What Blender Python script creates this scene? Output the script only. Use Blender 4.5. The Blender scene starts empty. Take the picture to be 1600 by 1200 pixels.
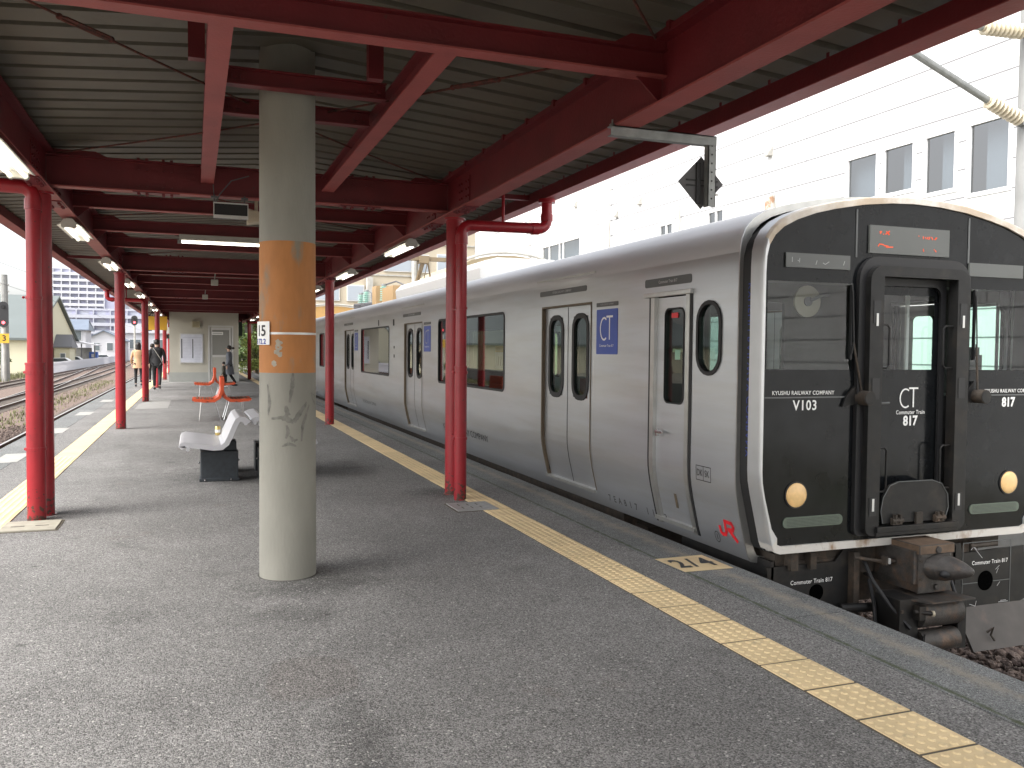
import bpy, bmesh, math, random
import numpy as np
from mathutils import Matrix, Vector
random.seed(7)
R = math.radians
SC = bpy.context.scene
COL = SC.collection

# ------------------------------------------------------------------ camera
def cam_axes(y, p, r):
    f = np.array([math.sin(y)*math.cos(p), math.cos(y)*math.cos(p), -math.sin(p)])
    rt = np.array([math.cos(y), -math.sin(y), 0.0]); dn = np.cross(f, rt)
    return rt*math.cos(r)+dn*math.sin(r), -rt*math.sin(r)+dn*math.cos(r), f
rt, dn, fw = cam_axes(R(20.25), R(2.2), R(-0.5))
cd = bpy.data.cameras.new('camera'); cam = bpy.data.objects.new('camera', cd); COL.objects.link(cam)
m = Matrix.Identity(4)
for i in range(3):
    m[i][0] = rt[i]; m[i][1] = -dn[i]; m[i][2] = -fw[i]
m[0][3], m[1][3], m[2][3] = 0, 0, 1.5
cam.matrix_world = m
cd.sensor_width = 36; cd.lens = 36*1350/1600; cd.clip_start = 0.05; cd.clip_end = 2000
SC.camera = cam

# ------------------------------------------------------------------ sky, sun, exposure
SUN_EL, SUN_AZ = R(48), R(252)     # azimuth clockwise from +Y (the sun stands to the left, a little behind)
w = bpy.data.worlds.new('World'); SC.world = w; w.use_nodes = True
nt = w.node_tree; nt.nodes.clear()
sky = nt.nodes.new('ShaderNodeTexSky'); sky.sky_type = 'NISHITA'; sky.sun_disc = False
sky.sun_elevation = SUN_EL; sky.sun_rotation = SUN_AZ; sky.air_density = 1.0; sky.dust_density = 4.0; sky.ozone_density = 1.0
hs = nt.nodes.new('ShaderNodeHueSaturation'); hs.inputs['Saturation'].default_value = 0.22; hs.inputs['Value'].default_value = 1.22
bg = nt.nodes.new('ShaderNodeBackground'); bg.inputs['Strength'].default_value = 0.15
wo = nt.nodes.new('ShaderNodeOutputWorld')
nt.links.new(sky.outputs[0], hs.inputs['Color']); nt.links.new(hs.outputs[0], bg.inputs['Color']); nt.links.new(bg.outputs[0], wo.inputs[0])
sd = bpy.data.lights.new('sun', 'SUN'); sd.energy = 0.65; sd.angle = R(40); sd.color = (1, 0.95, 0.88)
sun = bpy.data.objects.new('sun', sd); COL.objects.link(sun)
sv = Vector((math.sin(SUN_AZ)*math.cos(SUN_EL), math.cos(SUN_AZ)*math.cos(SUN_EL), math.sin(SUN_EL)))
sun.rotation_euler = sv.to_track_quat('Z', 'Y').to_euler()
SC.view_settings.view_transform = 'Standard'; SC.view_settings.look = 'None'; SC.view_settings.gamma = 1
SC.view_settings.exposure = 1.5
SC.cycles.max_bounces = 8; SC.cycles.diffuse_bounces = 5; SC.cycles.glossy_bounces = 4; SC.cycles.transparent_max_bounces = 12
SC.cycles.use_denoising = True
SC.cycles.sample_clamp_indirect = 6

# ------------------------------------------------------------------ materials
MATS = {}
def mat(name, col, rough=0.6, metal=0.0, var=0.0, vscale=3.0, bump=0.0, bscale=40.0, col2=None, mscale=2.0, mlo=0.55, mhi=0.65,
        emit=None, estr=0.0, spec=0.5, stretch=(1, 1, 1), coat=0.0, rvar=0.0):
    if name in MATS: return MATS[name]
    M = bpy.data.materials.new(name); M.use_nodes = True; t = M.node_tree; N = t.nodes; L = t.links
    p = N['Principled BSDF']; p.inputs['Roughness'].default_value = rough; p.inputs['Metallic'].default_value = metal
    p.inputs['Specular IOR Level'].default_value = spec; p.inputs['Coat Weight'].default_value = coat
    c4 = (*col, 1); p.inputs['Base Color'].default_value = c4
    geo = N.new('ShaderNodeNewGeometry'); mp = N.new('ShaderNodeMapping'); mp.inputs['Scale'].default_value = stretch
    L.new(geo.outputs['Position'], mp.inputs['Vector'])
    last = None
    if col2 is not None:
        n = N.new('ShaderNodeTexNoise'); n.inputs['Scale'].default_value = mscale; n.inputs['Detail'].default_value = 8; n.inputs['Roughness'].default_value = 0.65
        L.new(mp.outputs[0], n.inputs['Vector'])
        r = N.new('ShaderNodeMapRange'); r.inputs[1].default_value = mlo; r.inputs[2].default_value = mhi; L.new(n.outputs[0], r.inputs[0])
        mx = N.new('ShaderNodeMix'); mx.data_type = 'RGBA'; mx.inputs[6].default_value = c4; mx.inputs[7].default_value = (*col2, 1)
        L.new(r.outputs[0], mx.inputs[0]); last = mx.outputs[2]
    if var > 0:
        n = N.new('ShaderNodeTexNoise'); n.inputs['Scale'].default_value = vscale; n.inputs['Detail'].default_value = 6
        L.new(mp.outputs[0], n.inputs['Vector'])
        r = N.new('ShaderNodeMapRange'); r.inputs[1].default_value = 0.3; r.inputs[2].default_value = 0.7; r.inputs[3].default_value = 1-var; r.inputs[4].default_value = 1+var
        L.new(n.outputs[0], r.inputs[0])
        mx = N.new('ShaderNodeMix'); mx.data_type = 'RGBA'; mx.blend_type = 'MULTIPLY'; mx.inputs[0].default_value = 1
        if last: L.new(last, mx.inputs[6])
        else: mx.inputs[6].default_value = c4
        L.new(r.outputs[0], mx.inputs[7]); last = mx.outputs[2]
    if last: L.new(last, p.inputs['Base Color'])
    if rvar > 0:
        n = N.new('ShaderNodeTexNoise'); n.inputs['Scale'].default_value = vscale*1.7; n.inputs['Detail'].default_value = 5
        L.new(mp.outputs[0], n.inputs['Vector'])
        r = N.new('ShaderNodeMapRange'); r.inputs[1].default_value = 0.3; r.inputs[2].default_value = 0.7; r.inputs[3].default_value = max(0.02, rough-rvar); r.inputs[4].default_value = rough+rvar
        L.new(n.outputs[0], r.inputs[0]); L.new(r.outputs[0], p.inputs['Roughness'])
    if bump > 0:
        n = N.new('ShaderNodeTexNoise'); n.inputs['Scale'].default_value = bscale; n.inputs['Detail'].default_value = 4
        L.new(mp.outputs[0], n.inputs['Vector'])
        b = N.new('ShaderNodeBump'); b.inputs['Strength'].default_value = bump; b.inputs['Distance'].default_value = 0.01
        L.new(n.outputs[0], b.inputs['Height']); L.new(b.outputs[0], p.inputs['Normal'])
    if emit: p.inputs['Emission Color'].default_value = (*emit, 1); p.inputs['Emission Strength'].default_value = estr
    MATS[name] = M; return M

def glass(name, tint, gloss=1.0, rough=0.02, f0=0.045):
    if name in MATS: return MATS[name]
    M = bpy.data.materials.new(name); M.use_nodes = True; t = M.node_tree; N = t.nodes; L = t.links; N.clear()
    o = N.new('ShaderNodeOutputMaterial'); tr = N.new('ShaderNodeBsdfTransparent'); tr.inputs[0].default_value = (*tint, 1)
    g = N.new('ShaderNodeBsdfGlossy'); g.inputs['Roughness'].default_value = rough; g.inputs[0].default_value = (gloss,)*3+(1,)
    lw = N.new('ShaderNodeLayerWeight'); lw.inputs[0].default_value = 0.5
    pw_ = N.new('ShaderNodeMath'); pw_.operation = 'POWER'; pw_.inputs[1].default_value = 5.0; L.new(lw.outputs['Facing'], pw_.inputs[0])
    f = N.new('ShaderNodeMapRange'); f.inputs[3].default_value = f0; f.inputs[4].default_value = 1.0; L.new(pw_.outputs[0], f.inputs[0])
    mx = N.new('ShaderNodeMixShader'); L.new(f.outputs[0], mx.inputs[0]); L.new(tr.outputs[0], mx.inputs[1]); L.new(g.outputs[0], mx.inputs[2])
    L.new(mx.outputs[0], o.inputs[0]); MATS[name] = M; return M

def asphalt(name, base, flecks=0.5, sc=1.0, sand=False):
    M = bpy.data.materials.new(name); M.use_nodes = True; t = M.node_tree; N = t.nodes; L = t.links
    p = N['Principled BSDF']; p.inputs['Roughness'].default_value = 0.88; p.inputs['Specular IOR Level'].default_value = 0.3
    geo = N.new('ShaderNodeNewGeometry')
    def vor(s):
        v = N.new('ShaderNodeTexVoronoi'); v.inputs['Scale'].default_value = s*sc; L.new(geo.outputs['Position'], v.inputs['Vector']); return v
    def noi(s, d=6, r=0.6):
        v = N.new('ShaderNodeTexNoise'); v.inputs['Scale'].default_value = s; v.inputs['Detail'].default_value = d; v.inputs['Roughness'].default_value = r; L.new(geo.outputs['Position'], v.inputs['Vector']); return v
    def ramp(src, a, b, lo, hi):
        r = N.new('ShaderNodeMapRange'); r.inputs[1].default_value = a; r.inputs[2].default_value = b; r.inputs[3].default_value = lo; r.inputs[4].default_value = hi; L.new(src, r.inputs[0]); return r.outputs[0]
    def mul(a, b):
        x = N.new('ShaderNodeMath'); x.operation = 'MULTIPLY'
        for i, q in enumerate((a, b)):
            if isinstance(q, (int, float)): x.inputs[i].default_value = q
            else: L.new(q, x.inputs[i])
        return x.outputs[0]
    v1 = vor(165); sep = N.new('ShaderNodeSeparateColor'); L.new(v1.outputs['Color'], sep.inputs[0])
    grain = ramp(sep.outputs[0], 0, 1, 0.42, 1.58)
    big = ramp(noi(0.55, 5).outputs[0], 0.3, 0.7, 0.8, 1.18)
    mid = ramp(noi(4.5, 6, 0.7).outputs[0], 0.3, 0.7, 0.90, 1.10)
    dark = ramp(noi(1.3, 8, 0.72).outputs[0], 0.58, 0.72, 1.0, 0.68)
    pits = ramp(noi(70, 3, 0.6).outputs[0], 0.33, 0.46, 0.6, 1.0)
    gum = N.new('ShaderNodeTexVoronoi'); gum.inputs['Scale'].default_value = 1.9; L.new(geo.outputs['Position'], gum.inputs['Vector'])
    spots = ramp(gum.outputs['Distance'], 0.03, 0.055, 0.62, 1.0)
    streak = ramp(noi(2.4, 9, 0.8).outputs[0], 0.62, 0.70, 1.0, 0.84)
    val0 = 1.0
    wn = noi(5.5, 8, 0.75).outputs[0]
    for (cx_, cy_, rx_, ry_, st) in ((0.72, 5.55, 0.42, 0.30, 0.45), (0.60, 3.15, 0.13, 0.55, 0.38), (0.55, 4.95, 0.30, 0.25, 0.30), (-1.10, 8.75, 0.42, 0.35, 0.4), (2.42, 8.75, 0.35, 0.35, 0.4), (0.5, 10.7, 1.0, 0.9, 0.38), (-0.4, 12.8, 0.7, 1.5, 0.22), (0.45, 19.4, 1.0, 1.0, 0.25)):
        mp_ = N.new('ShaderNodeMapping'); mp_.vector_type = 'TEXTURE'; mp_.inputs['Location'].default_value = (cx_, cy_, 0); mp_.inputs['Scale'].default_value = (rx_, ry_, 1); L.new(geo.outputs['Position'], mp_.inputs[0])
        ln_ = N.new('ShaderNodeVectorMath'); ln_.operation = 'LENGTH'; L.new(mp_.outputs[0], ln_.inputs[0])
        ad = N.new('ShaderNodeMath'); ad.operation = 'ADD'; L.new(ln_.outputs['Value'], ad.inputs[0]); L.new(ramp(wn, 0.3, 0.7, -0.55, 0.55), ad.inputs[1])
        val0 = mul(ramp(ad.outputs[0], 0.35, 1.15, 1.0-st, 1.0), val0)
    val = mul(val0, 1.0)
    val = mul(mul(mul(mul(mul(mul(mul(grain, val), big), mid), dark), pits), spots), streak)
    mx = N.new('ShaderNodeMix'); mx.data_type = 'RGBA'; mx.blend_type = 'MULTIPLY'; mx.inputs[0].default_value = 1; mx.inputs[6].default_value = (*base, 1); L.new(val, mx.inputs[7])
    fl = N.new('ShaderNodeMath'); fl.operation = 'GREATER_THAN'; fl.inputs[1].default_value = 0.976; L.new(sep.outputs[1], fl.inputs[0])
    m2 = N.new('ShaderNodeMix'); m2.data_type = 'RGBA'; m2.inputs[7].default_value = (0.5, 0.48, 0.45, 1); L.new(mul(fl.outputs[0], flecks), m2.inputs[0]); L.new(mx.outputs[2], m2.inputs[6])
    v2 = vor(62); sp2 = N.new('ShaderNodeSeparateColor'); L.new(v2.outputs['Color'], sp2.inputs[0])
    g2 = N.new('ShaderNodeMath'); g2.operation = 'GREATER_THAN'; g2.inputs[1].default_value = 0.978; L.new(sp2.outputs[2], g2.inputs[0])
    near = ramp(v2.outputs['Distance'], 0.30, 0.36, 1.0, 0.0)
    m2b = N.new('ShaderNodeMix'); m2b.data_type = 'RGBA'; m2b.inputs[7].default_value = (0.48, 0.465, 0.43, 1); L.new(mul(mul(g2.outputs[0], near), 0.9), m2b.inputs[0]); L.new(m2.outputs[2], m2b.inputs[6])
    g3 = N.new('ShaderNodeMath'); g3.operation = 'LESS_THAN'; g3.inputs[1].default_value = 0.05; L.new(sp2.outputs[1], g3.inputs[0])
    m2c = N.new('ShaderNodeMix'); m2c.data_type = 'RGBA'; m2c.inputs[7].default_value = (0.07, 0.066, 0.062, 1); L.new(mul(mul(g3.outputs[0], near), 0.75), m2c.inputs[0]); L.new(m2b.outputs[2], m2c.inputs[6])
    m2 = m2c
    m3 = N.new('ShaderNodeMix'); m3.data_type = 'RGBA'; m3.inputs[7].default_value = (0.17, 0.11, 0.085, 1)
    L.new(ramp(noi(0.9, 7, 0.7).outputs[0], 0.62, 0.8, 0, 0.45), m3.inputs[0]); L.new(m2.outputs[2], m3.inputs[6])
    outc = m3.outputs[2]
    if sand:
        sp = N.new('ShaderNodeSeparateXYZ'); L.new(geo.outputs['Position'], sp.inputs[0])
        for (xc_, wd_, cc_, a_, b_) in ((3.40, 0.13, (0.34, 0.30, 0.235, 1), 0.52, 0.75), (3.155, 0.03, (0.06, 0.075, 0.03, 1), 0.50, 0.62)):
            s1 = N.new('ShaderNodeMath'); s1.operation = 'SUBTRACT'; s1.inputs[1].default_value = xc_; L.new(sp.outputs[0], s1.inputs[0])
            s2 = N.new('ShaderNodeMath'); s2.operation = 'ABSOLUTE'; L.new(s1.outputs[0], s2.inputs[0])
            bandm = ramp(s2.outputs[0], 0, wd_, 0.22, -0.1)
            ad2 = N.new('ShaderNodeMath'); ad2.operation = 'ADD'; L.new(noi(7, 8, 0.8).outputs[0], ad2.inputs[0]); L.new(bandm, ad2.inputs[1])
            m4 = N.new('ShaderNodeMix'); m4.data_type = 'RGBA'; m4.inputs[7].default_value = cc_; L.new(ramp(ad2.outputs[0], a_, b_+0.1, 0, 0.85), m4.inputs[0]); L.new(outc, m4.inputs[6]); outc = m4.outputs[2]
    L.new(outc, p.inputs['Base Color'])
    b = N.new('ShaderNodeBump'); b.inputs['Strength'].default_value = 0.7; b.inputs['Distance'].default_value = 0.004
    L.new(v1.outputs['Distance'], b.inputs['Height']); b.invert = True
    b2 = N.new('ShaderNodeBump'); b2.inputs['Strength'].default_value = 0.4; b2.inputs['Distance'].default_value = 0.01
    L.new(noi(25, 5, 0.7).outputs[0], b2.inputs['Height']); L.new(b.outputs[0], b2.inputs['Normal']); L.new(b2.outputs[0], p.inputs['Normal'])
    MATS[name] = M; return M

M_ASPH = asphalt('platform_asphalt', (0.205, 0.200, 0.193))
M_COPE = asphalt('coping_concrete', (0.185, 0.19, 0.187), 0.35, 1.5, sand=True)
M_RED = mat('red_paint', (0.31, 0.012, 0.02), 0.35, var=0.1, vscale=5, col2=(0.21, 0.012, 0.017), mscale=7, mlo=0.55, mhi=0.8, bump=0.12, bscale=30, coat=0.05)
def add_foot_rust(M):
    t = M.node_tree; N = t.nodes; L = t.links; p = N['Principled BSDF']; old = p.inputs['Base Color'].links[0].from_socket
    g = N.new('ShaderNodeNewGeometry'); sx = N.new('ShaderNodeSeparateXYZ'); L.new(g.outputs['Position'], sx.inputs[0])
    n = N.new('ShaderNodeTexNoise'); n.inputs['Scale'].default_value = 26; n.inputs['Detail'].default_value = 6; L.new(g.outputs['Position'], n.inputs['Vector'])
    r = N.new('ShaderNodeMapRange'); r.inputs[1].default_value = 0.02; r.inputs[2].default_value = 0.30; r.inputs[3].default_value = 0.12; r.inputs[4].default_value = -0.10; L.new(sx.outputs[2], r.inputs[0])
    a = N.new('ShaderNodeMath'); L.new(n.outputs[0], a.inputs[0]); L.new(r.outputs[0], a.inputs[1])
    k = N.new('ShaderNodeMapRange'); k.inputs[1].default_value = 0.57; k.inputs[2].default_value = 0.61; L.new(a.outputs[0], k.inputs[0])
    mx = N.new('ShaderNodeMix'); mx.data_type = 'RGBA'; mx.inputs[7].default_value = (0.07, 0.03, 0.02, 1); L.new(k.outputs[0], mx.inputs[0]); L.new(old, mx.inputs[6]); L.new(mx.outputs[2], p.inputs['Base Color'])
add_foot_rust(M_RED)
M_REDB = mat('red_paint_shaded', (0.135, 0.012, 0.016), 0.5, var=0.15, vscale=3, col2=(0.07, 0.03, 0.025), mscale=14, mlo=0.66, mhi=0.72, bump=0.2, bscale=50)  # post red made darker: shade under the canopy painted into the beam colour
M_REDU = mat('pale_red_flange_paint', (0.31, 0.066, 0.062), 0.55, var=0.12, vscale=4, col2=(0.09, 0.035, 0.028), mscale=22, mlo=0.67, mhi=0.72, bump=0.2, bscale=60)  # paler red on the undersides of beams and gutters
M_RUST = mat('rusty_rod', (0.14, 0.035, 0.025), 0.8, col2=(0.05, 0.025, 0.02), mscale=25, mlo=0.4, mhi=0.6)
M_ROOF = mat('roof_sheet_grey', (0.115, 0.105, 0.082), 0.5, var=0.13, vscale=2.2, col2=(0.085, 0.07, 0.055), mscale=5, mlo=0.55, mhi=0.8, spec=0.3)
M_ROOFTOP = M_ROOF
M_STEEL = mat('brushed_steel_body', (0.525, 0.54, 0.565), 0.33, 0.74, var=0.06, vscale=2.0, col2=(0.46, 0.455, 0.44), mscale=1.3, mlo=0.45, mhi=0.75, stretch=(1, 0.25, 3), rvar=0.05)
M_ROOFP = mat('train_roof_grey', (0.55, 0.55, 0.56), 0.42, 0.35, var=0.08, vscale=3, stretch=(1, 0.2, 1))
M_STEELD = mat('steel_trim', (0.5, 0.5, 0.48), 0.3, 0.8, var=0.1, vscale=9)
M_FRAME = mat('front_frame_silver', (0.55, 0.56, 0.57), 0.36, 0.6, var=0.05, vscale=6)
M_FRAMET = mat('front_frame_dusty', (0.50, 0.41, 0.31), 0.55, 0.1, var=0.15, vscale=6, col2=(0.62, 0.6, 0.56), mscale=3, mlo=0.4, mhi=0.65)
M_FRAMEB = mat('front_frame_stained', (0.60, 0.58, 0.54), 0.5, 0.2, col2=(0.30, 0.19, 0.11), mscale=5, mlo=0.55, mhi=0.68, stretch=(1, 1, 0.5))
M_MASK = mat('black_front_gloss', (0.008, 0.009, 0.010), 0.14, var=0.3, vscale=6, col2=(0.016, 0.016, 0.015), mscale=30, mlo=0.6, mhi=0.8, rvar=0.06, spec=0.22)
M_BLK = mat('black_paint_dusty', (0.013, 0.013, 0.013), 0.5, var=0.3, vscale=9, col2=(0.032, 0.026, 0.021), mscale=5, mlo=0.5, mhi=0.75, spec=0.3)
M_RUB = mat('black_rubber', (0.012, 0.012, 0.013), 0.55)
M_JAMB = mat('door_jamb_brown', (0.13, 0.10, 0.065), 0.6, var=0.2)
M_UND = mat('underframe_brown', (0.045, 0.036, 0.028), 0.8, var=0.3, vscale=12, col2=(0.09, 0.06, 0.04), mscale=8, mlo=0.5, mhi=0.7, bump=0.3, bscale=60)
M_COUP = mat('coupler_steel', (0.055, 0.05, 0.046), 0.55, 0.3, var=0.3, vscale=14, col2=(0.10, 0.066, 0.045), mscale=9, mlo=0.5, mhi=0.65, bump=0.3, bscale=70)
M_GLASS = glass('train_glass', (0.50, 0.70, 0.62))
M_GLASSW = glass('windscreen_glass', (0.80, 0.86, 0.84))
M_GLASSP = glass('passenger_glass', (0.20, 0.25, 0.24))
M_WGL = glass('building_glass', (0.45, 0.5, 0.53), f0=0.16)
M_HOLE = mat('deep_hole_black', (0.002, 0.002, 0.002), 1.0, spec=0.0)
M_INT = mat('train_interior', (0.12, 0.12, 0.115), 0.6)
M_INTD = mat('cab_interior_dark', (0.055, 0.055, 0.055), 0.7, var=0.2)
M_SEAT = mat('train_seat', (0.12, 0.02, 0.018), 0.8)
M_WHT = mat('white_lettering', (0.82, 0.82, 0.80), 0.5)
M_BLKT = mat('black_lettering', (0.02, 0.02, 0.022), 0.5)
M_BLUET = mat('blue_lettering', (0.015, 0.04, 0.30), 0.5)
M_BLUE = mat('blue_panel', (0.035, 0.075, 0.36), 0.4, var=0.05)
M_JR = mat('red_mark', (0.70, 0.02, 0.03), 0.4)
M_GRYP = mat('grey_name_plate', (0.10, 0.105, 0.105), 0.5, var=0.1)
M_GRYP2 = mat('pale_grey_lettering', (0.38, 0.38, 0.38), 0.5)
M_ORG = mat('orange_led', (0.5, 0.06, 0.02), 0.5, emit=(1, 0.12, 0.03), estr=0.15)
M_LAMP = mat('amber_lamp_lens', (0.80, 0.52, 0.22), 0.25, var=0.12, vscale=20, coat=0.5)
M_LENS = mat('grey_green_lens', (0.10, 0.13, 0.10), 0.3, var=0.1, vscale=30)
M_DISP = mat('display_grey', (0.085, 0.09, 0.085), 0.3)
M_CONC = mat('column_concrete', (0.245, 0.238, 0.205), 0.85, var=0.1, vscale=5, bump=0.25, bscale=60, stretch=(1, 1, 0.4))
M_CONC2 = mat('pale_concrete', (0.42, 0.41, 0.38), 0.85, var=0.15, vscale=3, bump=0.2)
M_CONCG = mat('grey_concrete', (0.26, 0.26, 0.25), 0.85, var=0.15, vscale=3, bump=0.2)
M_ORNG = mat('orange_band', (0.40, 0.165, 0.05), 0.75, var=0.08, vscale=9, col2=(0.22, 0.19, 0.14), mscale=3.2, mlo=0.56, mhi=0.7, stretch=(2.4, 2.4, 0.8), bump=0.1)
M_STAIN = mat('column_smudge', (0.12, 0.115, 0.10), 0.85, var=0.3, vscale=25)
M_GLUE = mat('glue_residue', (0.33, 0.30, 0.24), 0.85, var=0.2, vscale=25)
M_TILE = mat('tactile_yellow', (0.74, 0.575, 0.33), 0.7, var=0.1, vscale=2.5, col2=(0.50, 0.41, 0.26), mscale=9, mlo=0.58, mhi=0.75, bump=0.15, bscale=80)
M_GAP = mat('tile_joint', (0.10, 0.085, 0.065), 0.9)
M_WPAINT = mat('road_white_paint', (0.36, 0.355, 0.33), 0.8, var=0.1, vscale=8)
M_PATCH = mat('pale_patch', (0.27, 0.265, 0.25), 0.85, var=0.1, vscale=8)
M_GRATE = mat('cover_plate', (0.34, 0.34, 0.33), 0.55, 0.3, var=0.15, vscale=20)
M_GRATEL = mat('concrete_cover', (0.33, 0.31, 0.25), 0.85, var=0.15, vscale=10)
M_TUBE = mat('lit_tube', (1, 1, 1), 0.4, emit=(1.0, 0.95, 0.83), estr=2.2)
M_FIX = mat('fixture_white', (0.42, 0.41, 0.37), 0.45)
M_BENCH = mat('bench_white_plastic', (0.50, 0.50, 0.52), 0.35, var=0.04, vscale=6)
M_BENCHB = mat('bench_pedestal', (0.028, 0.034, 0.04), 0.5, var=0.2, vscale=20)
M_CHR = mat('chrome', (0.6, 0.6, 0.6), 0.2, 1.0)
M_OCH = mat('orange_plastic', (0.66, 0.10, 0.035), 0.4)
M_OCHD = mat('worn_seat_slats', (0.24, 0.15, 0.10), 0.6, var=0.2, vscale=20)
M_SHEL = mat('shelter_cream', (0.47, 0.45, 0.385), 0.7, var=0.04, vscale=2)
M_ALU = mat('aluminium', (0.6, 0.6, 0.58), 0.4, 0.3)
M_GALV = mat('galvanised', (0.27, 0.28, 0.275), 0.5, 0.5, var=0.15, vscale=15)
M_DGRY = mat('dark_grey_plate', (0.10, 0.10, 0.105), 0.6, var=0.1)
M_RAIL = mat('rail_steel', (0.10, 0.06, 0.045), 0.7, 0.2, var=0.2, vscale=10)
M_RAILT = mat('rail_top', (0.55, 0.52, 0.48), 0.3, 0.9)
M_TIE = mat('sleeper', (0.17, 0.145, 0.125), 0.9, var=0.2)
M_BAL = mat('ballast_brown', (0.20, 0.145, 0.115), 0.95, var=0.35, vscale=14, col2=(0.11, 0.075, 0.06), mscale=30, mlo=0.45, mhi=0.55, bump=1.0, bscale=22)
M_STONE = mat('ballast_stone', (0.155, 0.115, 0.095), 0.9, var=0.5, vscale=16, col2=(0.06, 0.042, 0.036), mscale=9, mlo=0.42, mhi=0.58)
M_DIRT = mat('ground_dirt', (0.25, 0.225, 0.18), 0.95, var=0.2, vscale=0.8, col2=(0.10, 0.13, 0.05), mscale=0.35, mlo=0.52, mhi=0.62, bump=0.4, bscale=10)
M_GRASS = mat('grass', (0.17, 0.17, 0.085), 0.9, var=0.4, vscale=2)
M_LEAF = mat('leaf_green', (0.075, 0.12, 0.03), 0.7, var=0.4, vscale=1.2)
M_LEAFY = mat('leaf_yellow_green', (0.20, 0.25, 0.05), 0.7, var=0.35, vscale=1.5)
M_BARK = mat('bark', (0.09, 0.07, 0.05), 0.9)
M_SIDING = mat('white_siding', (0.62, 0.62, 0.62), 0.6, var=0.015, vscale=0.8)
M_JOINT = mat('siding_joint', (0.19, 0.19, 0.195), 0.8)
M_WFRAME = mat('window_frame_white', (0.72, 0.72, 0.72), 0.5)
M_WBACK = mat('room_grey', (0.30, 0.32, 0.34), 0.7, var=0.15, vscale=0.6)
M_CREAM = mat('cream_wall', (0.50, 0.44, 0.34), 0.8, var=0.04, vscale=0.5)
M_TAN = mat('tan_roof', (0.36, 0.29, 0.185), 0.7, var=0.05)
M_OCHR = mat('ochre_roof', (0.50, 0.30, 0.11), 0.7, var=0.05)
M_PORC = mat('insulator_cream', (0.52, 0.46, 0.34), 0.3)
M_PORCG = mat('insulator_green', (0.33, 0.52, 0.45), 0.25)
M_APT = mat('apartment_pale_washout', (0.60, 0.60, 0.64), 0.9)  # glare and distance washout of the far towers painted into these three colours
M_APTD = mat('apartment_recess_washout', (0.44, 0.45, 0.51), 0.9)
M_APTB = mat('apartment_blue_washout', (0.42, 0.42, 0.53), 0.9)
M_GREYROOF = mat('grey_green_roof', (0.13, 0.15, 0.145), 0.7, var=0.05, vscale=0.3)
M_YWALL = mat('yellow_wall', (0.62, 0.58, 0.43), 0.9)
M_BROOF = mat('blue_grey_roof', (0.15, 0.18, 0.23), 0.6, var=0.1, vscale=0.8)
M_DROOF = mat('dark_roof', (0.14, 0.14, 0.15), 0.7)
M_HWALL = mat('house_white', (0.52, 0.52, 0.55), 0.85)
M_YEL = mat('yellow_board', (0.75, 0.42, 0.04), 0.6)
M_SKIN = mat('skin', (0.50, 0.33, 0.24), 0.6)
M_HAIR = mat('hair_black', (0.018, 0.014, 0.012), 0.5)
M_COAT = mat('coat_tan', (0.52, 0.33, 0.19), 0.8)
M_BLKC = mat('cloth_black', (0.018, 0.018, 0.02), 0.85)
M_GRYC = mat('cloth_grey', (0.13, 0.14, 0.16), 0.85)
M_DKC = mat('cloth_dark_olive', (0.07, 0.065, 0.05), 0.85)
M_GOLD = mat('gold_can', (0.55, 0.42, 0.16), 0.3, 0.8)
M_SIG = mat('signal_black', (0.03, 0.03, 0.032), 0.6)
M_SIGR = mat('signal_red', (0.8, 0.05, 0.05), 0.4, emit=(1, 0.08, 0.1), estr=2.5)
M_CARW = mat('car_white', (0.7, 0.7, 0.7), 0.3)
M_PAPER = mat('notice_paper', (0.62, 0.64, 0.72), 0.7, var=0.06, vscale=8)
M_TEAL = mat('added_ceiling_light', (1, 1, 1), 0.5, emit=(0.9, 1.0, 0.95), estr=1.2)  # glow of a strip added to brighten the passenger compartment

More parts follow.
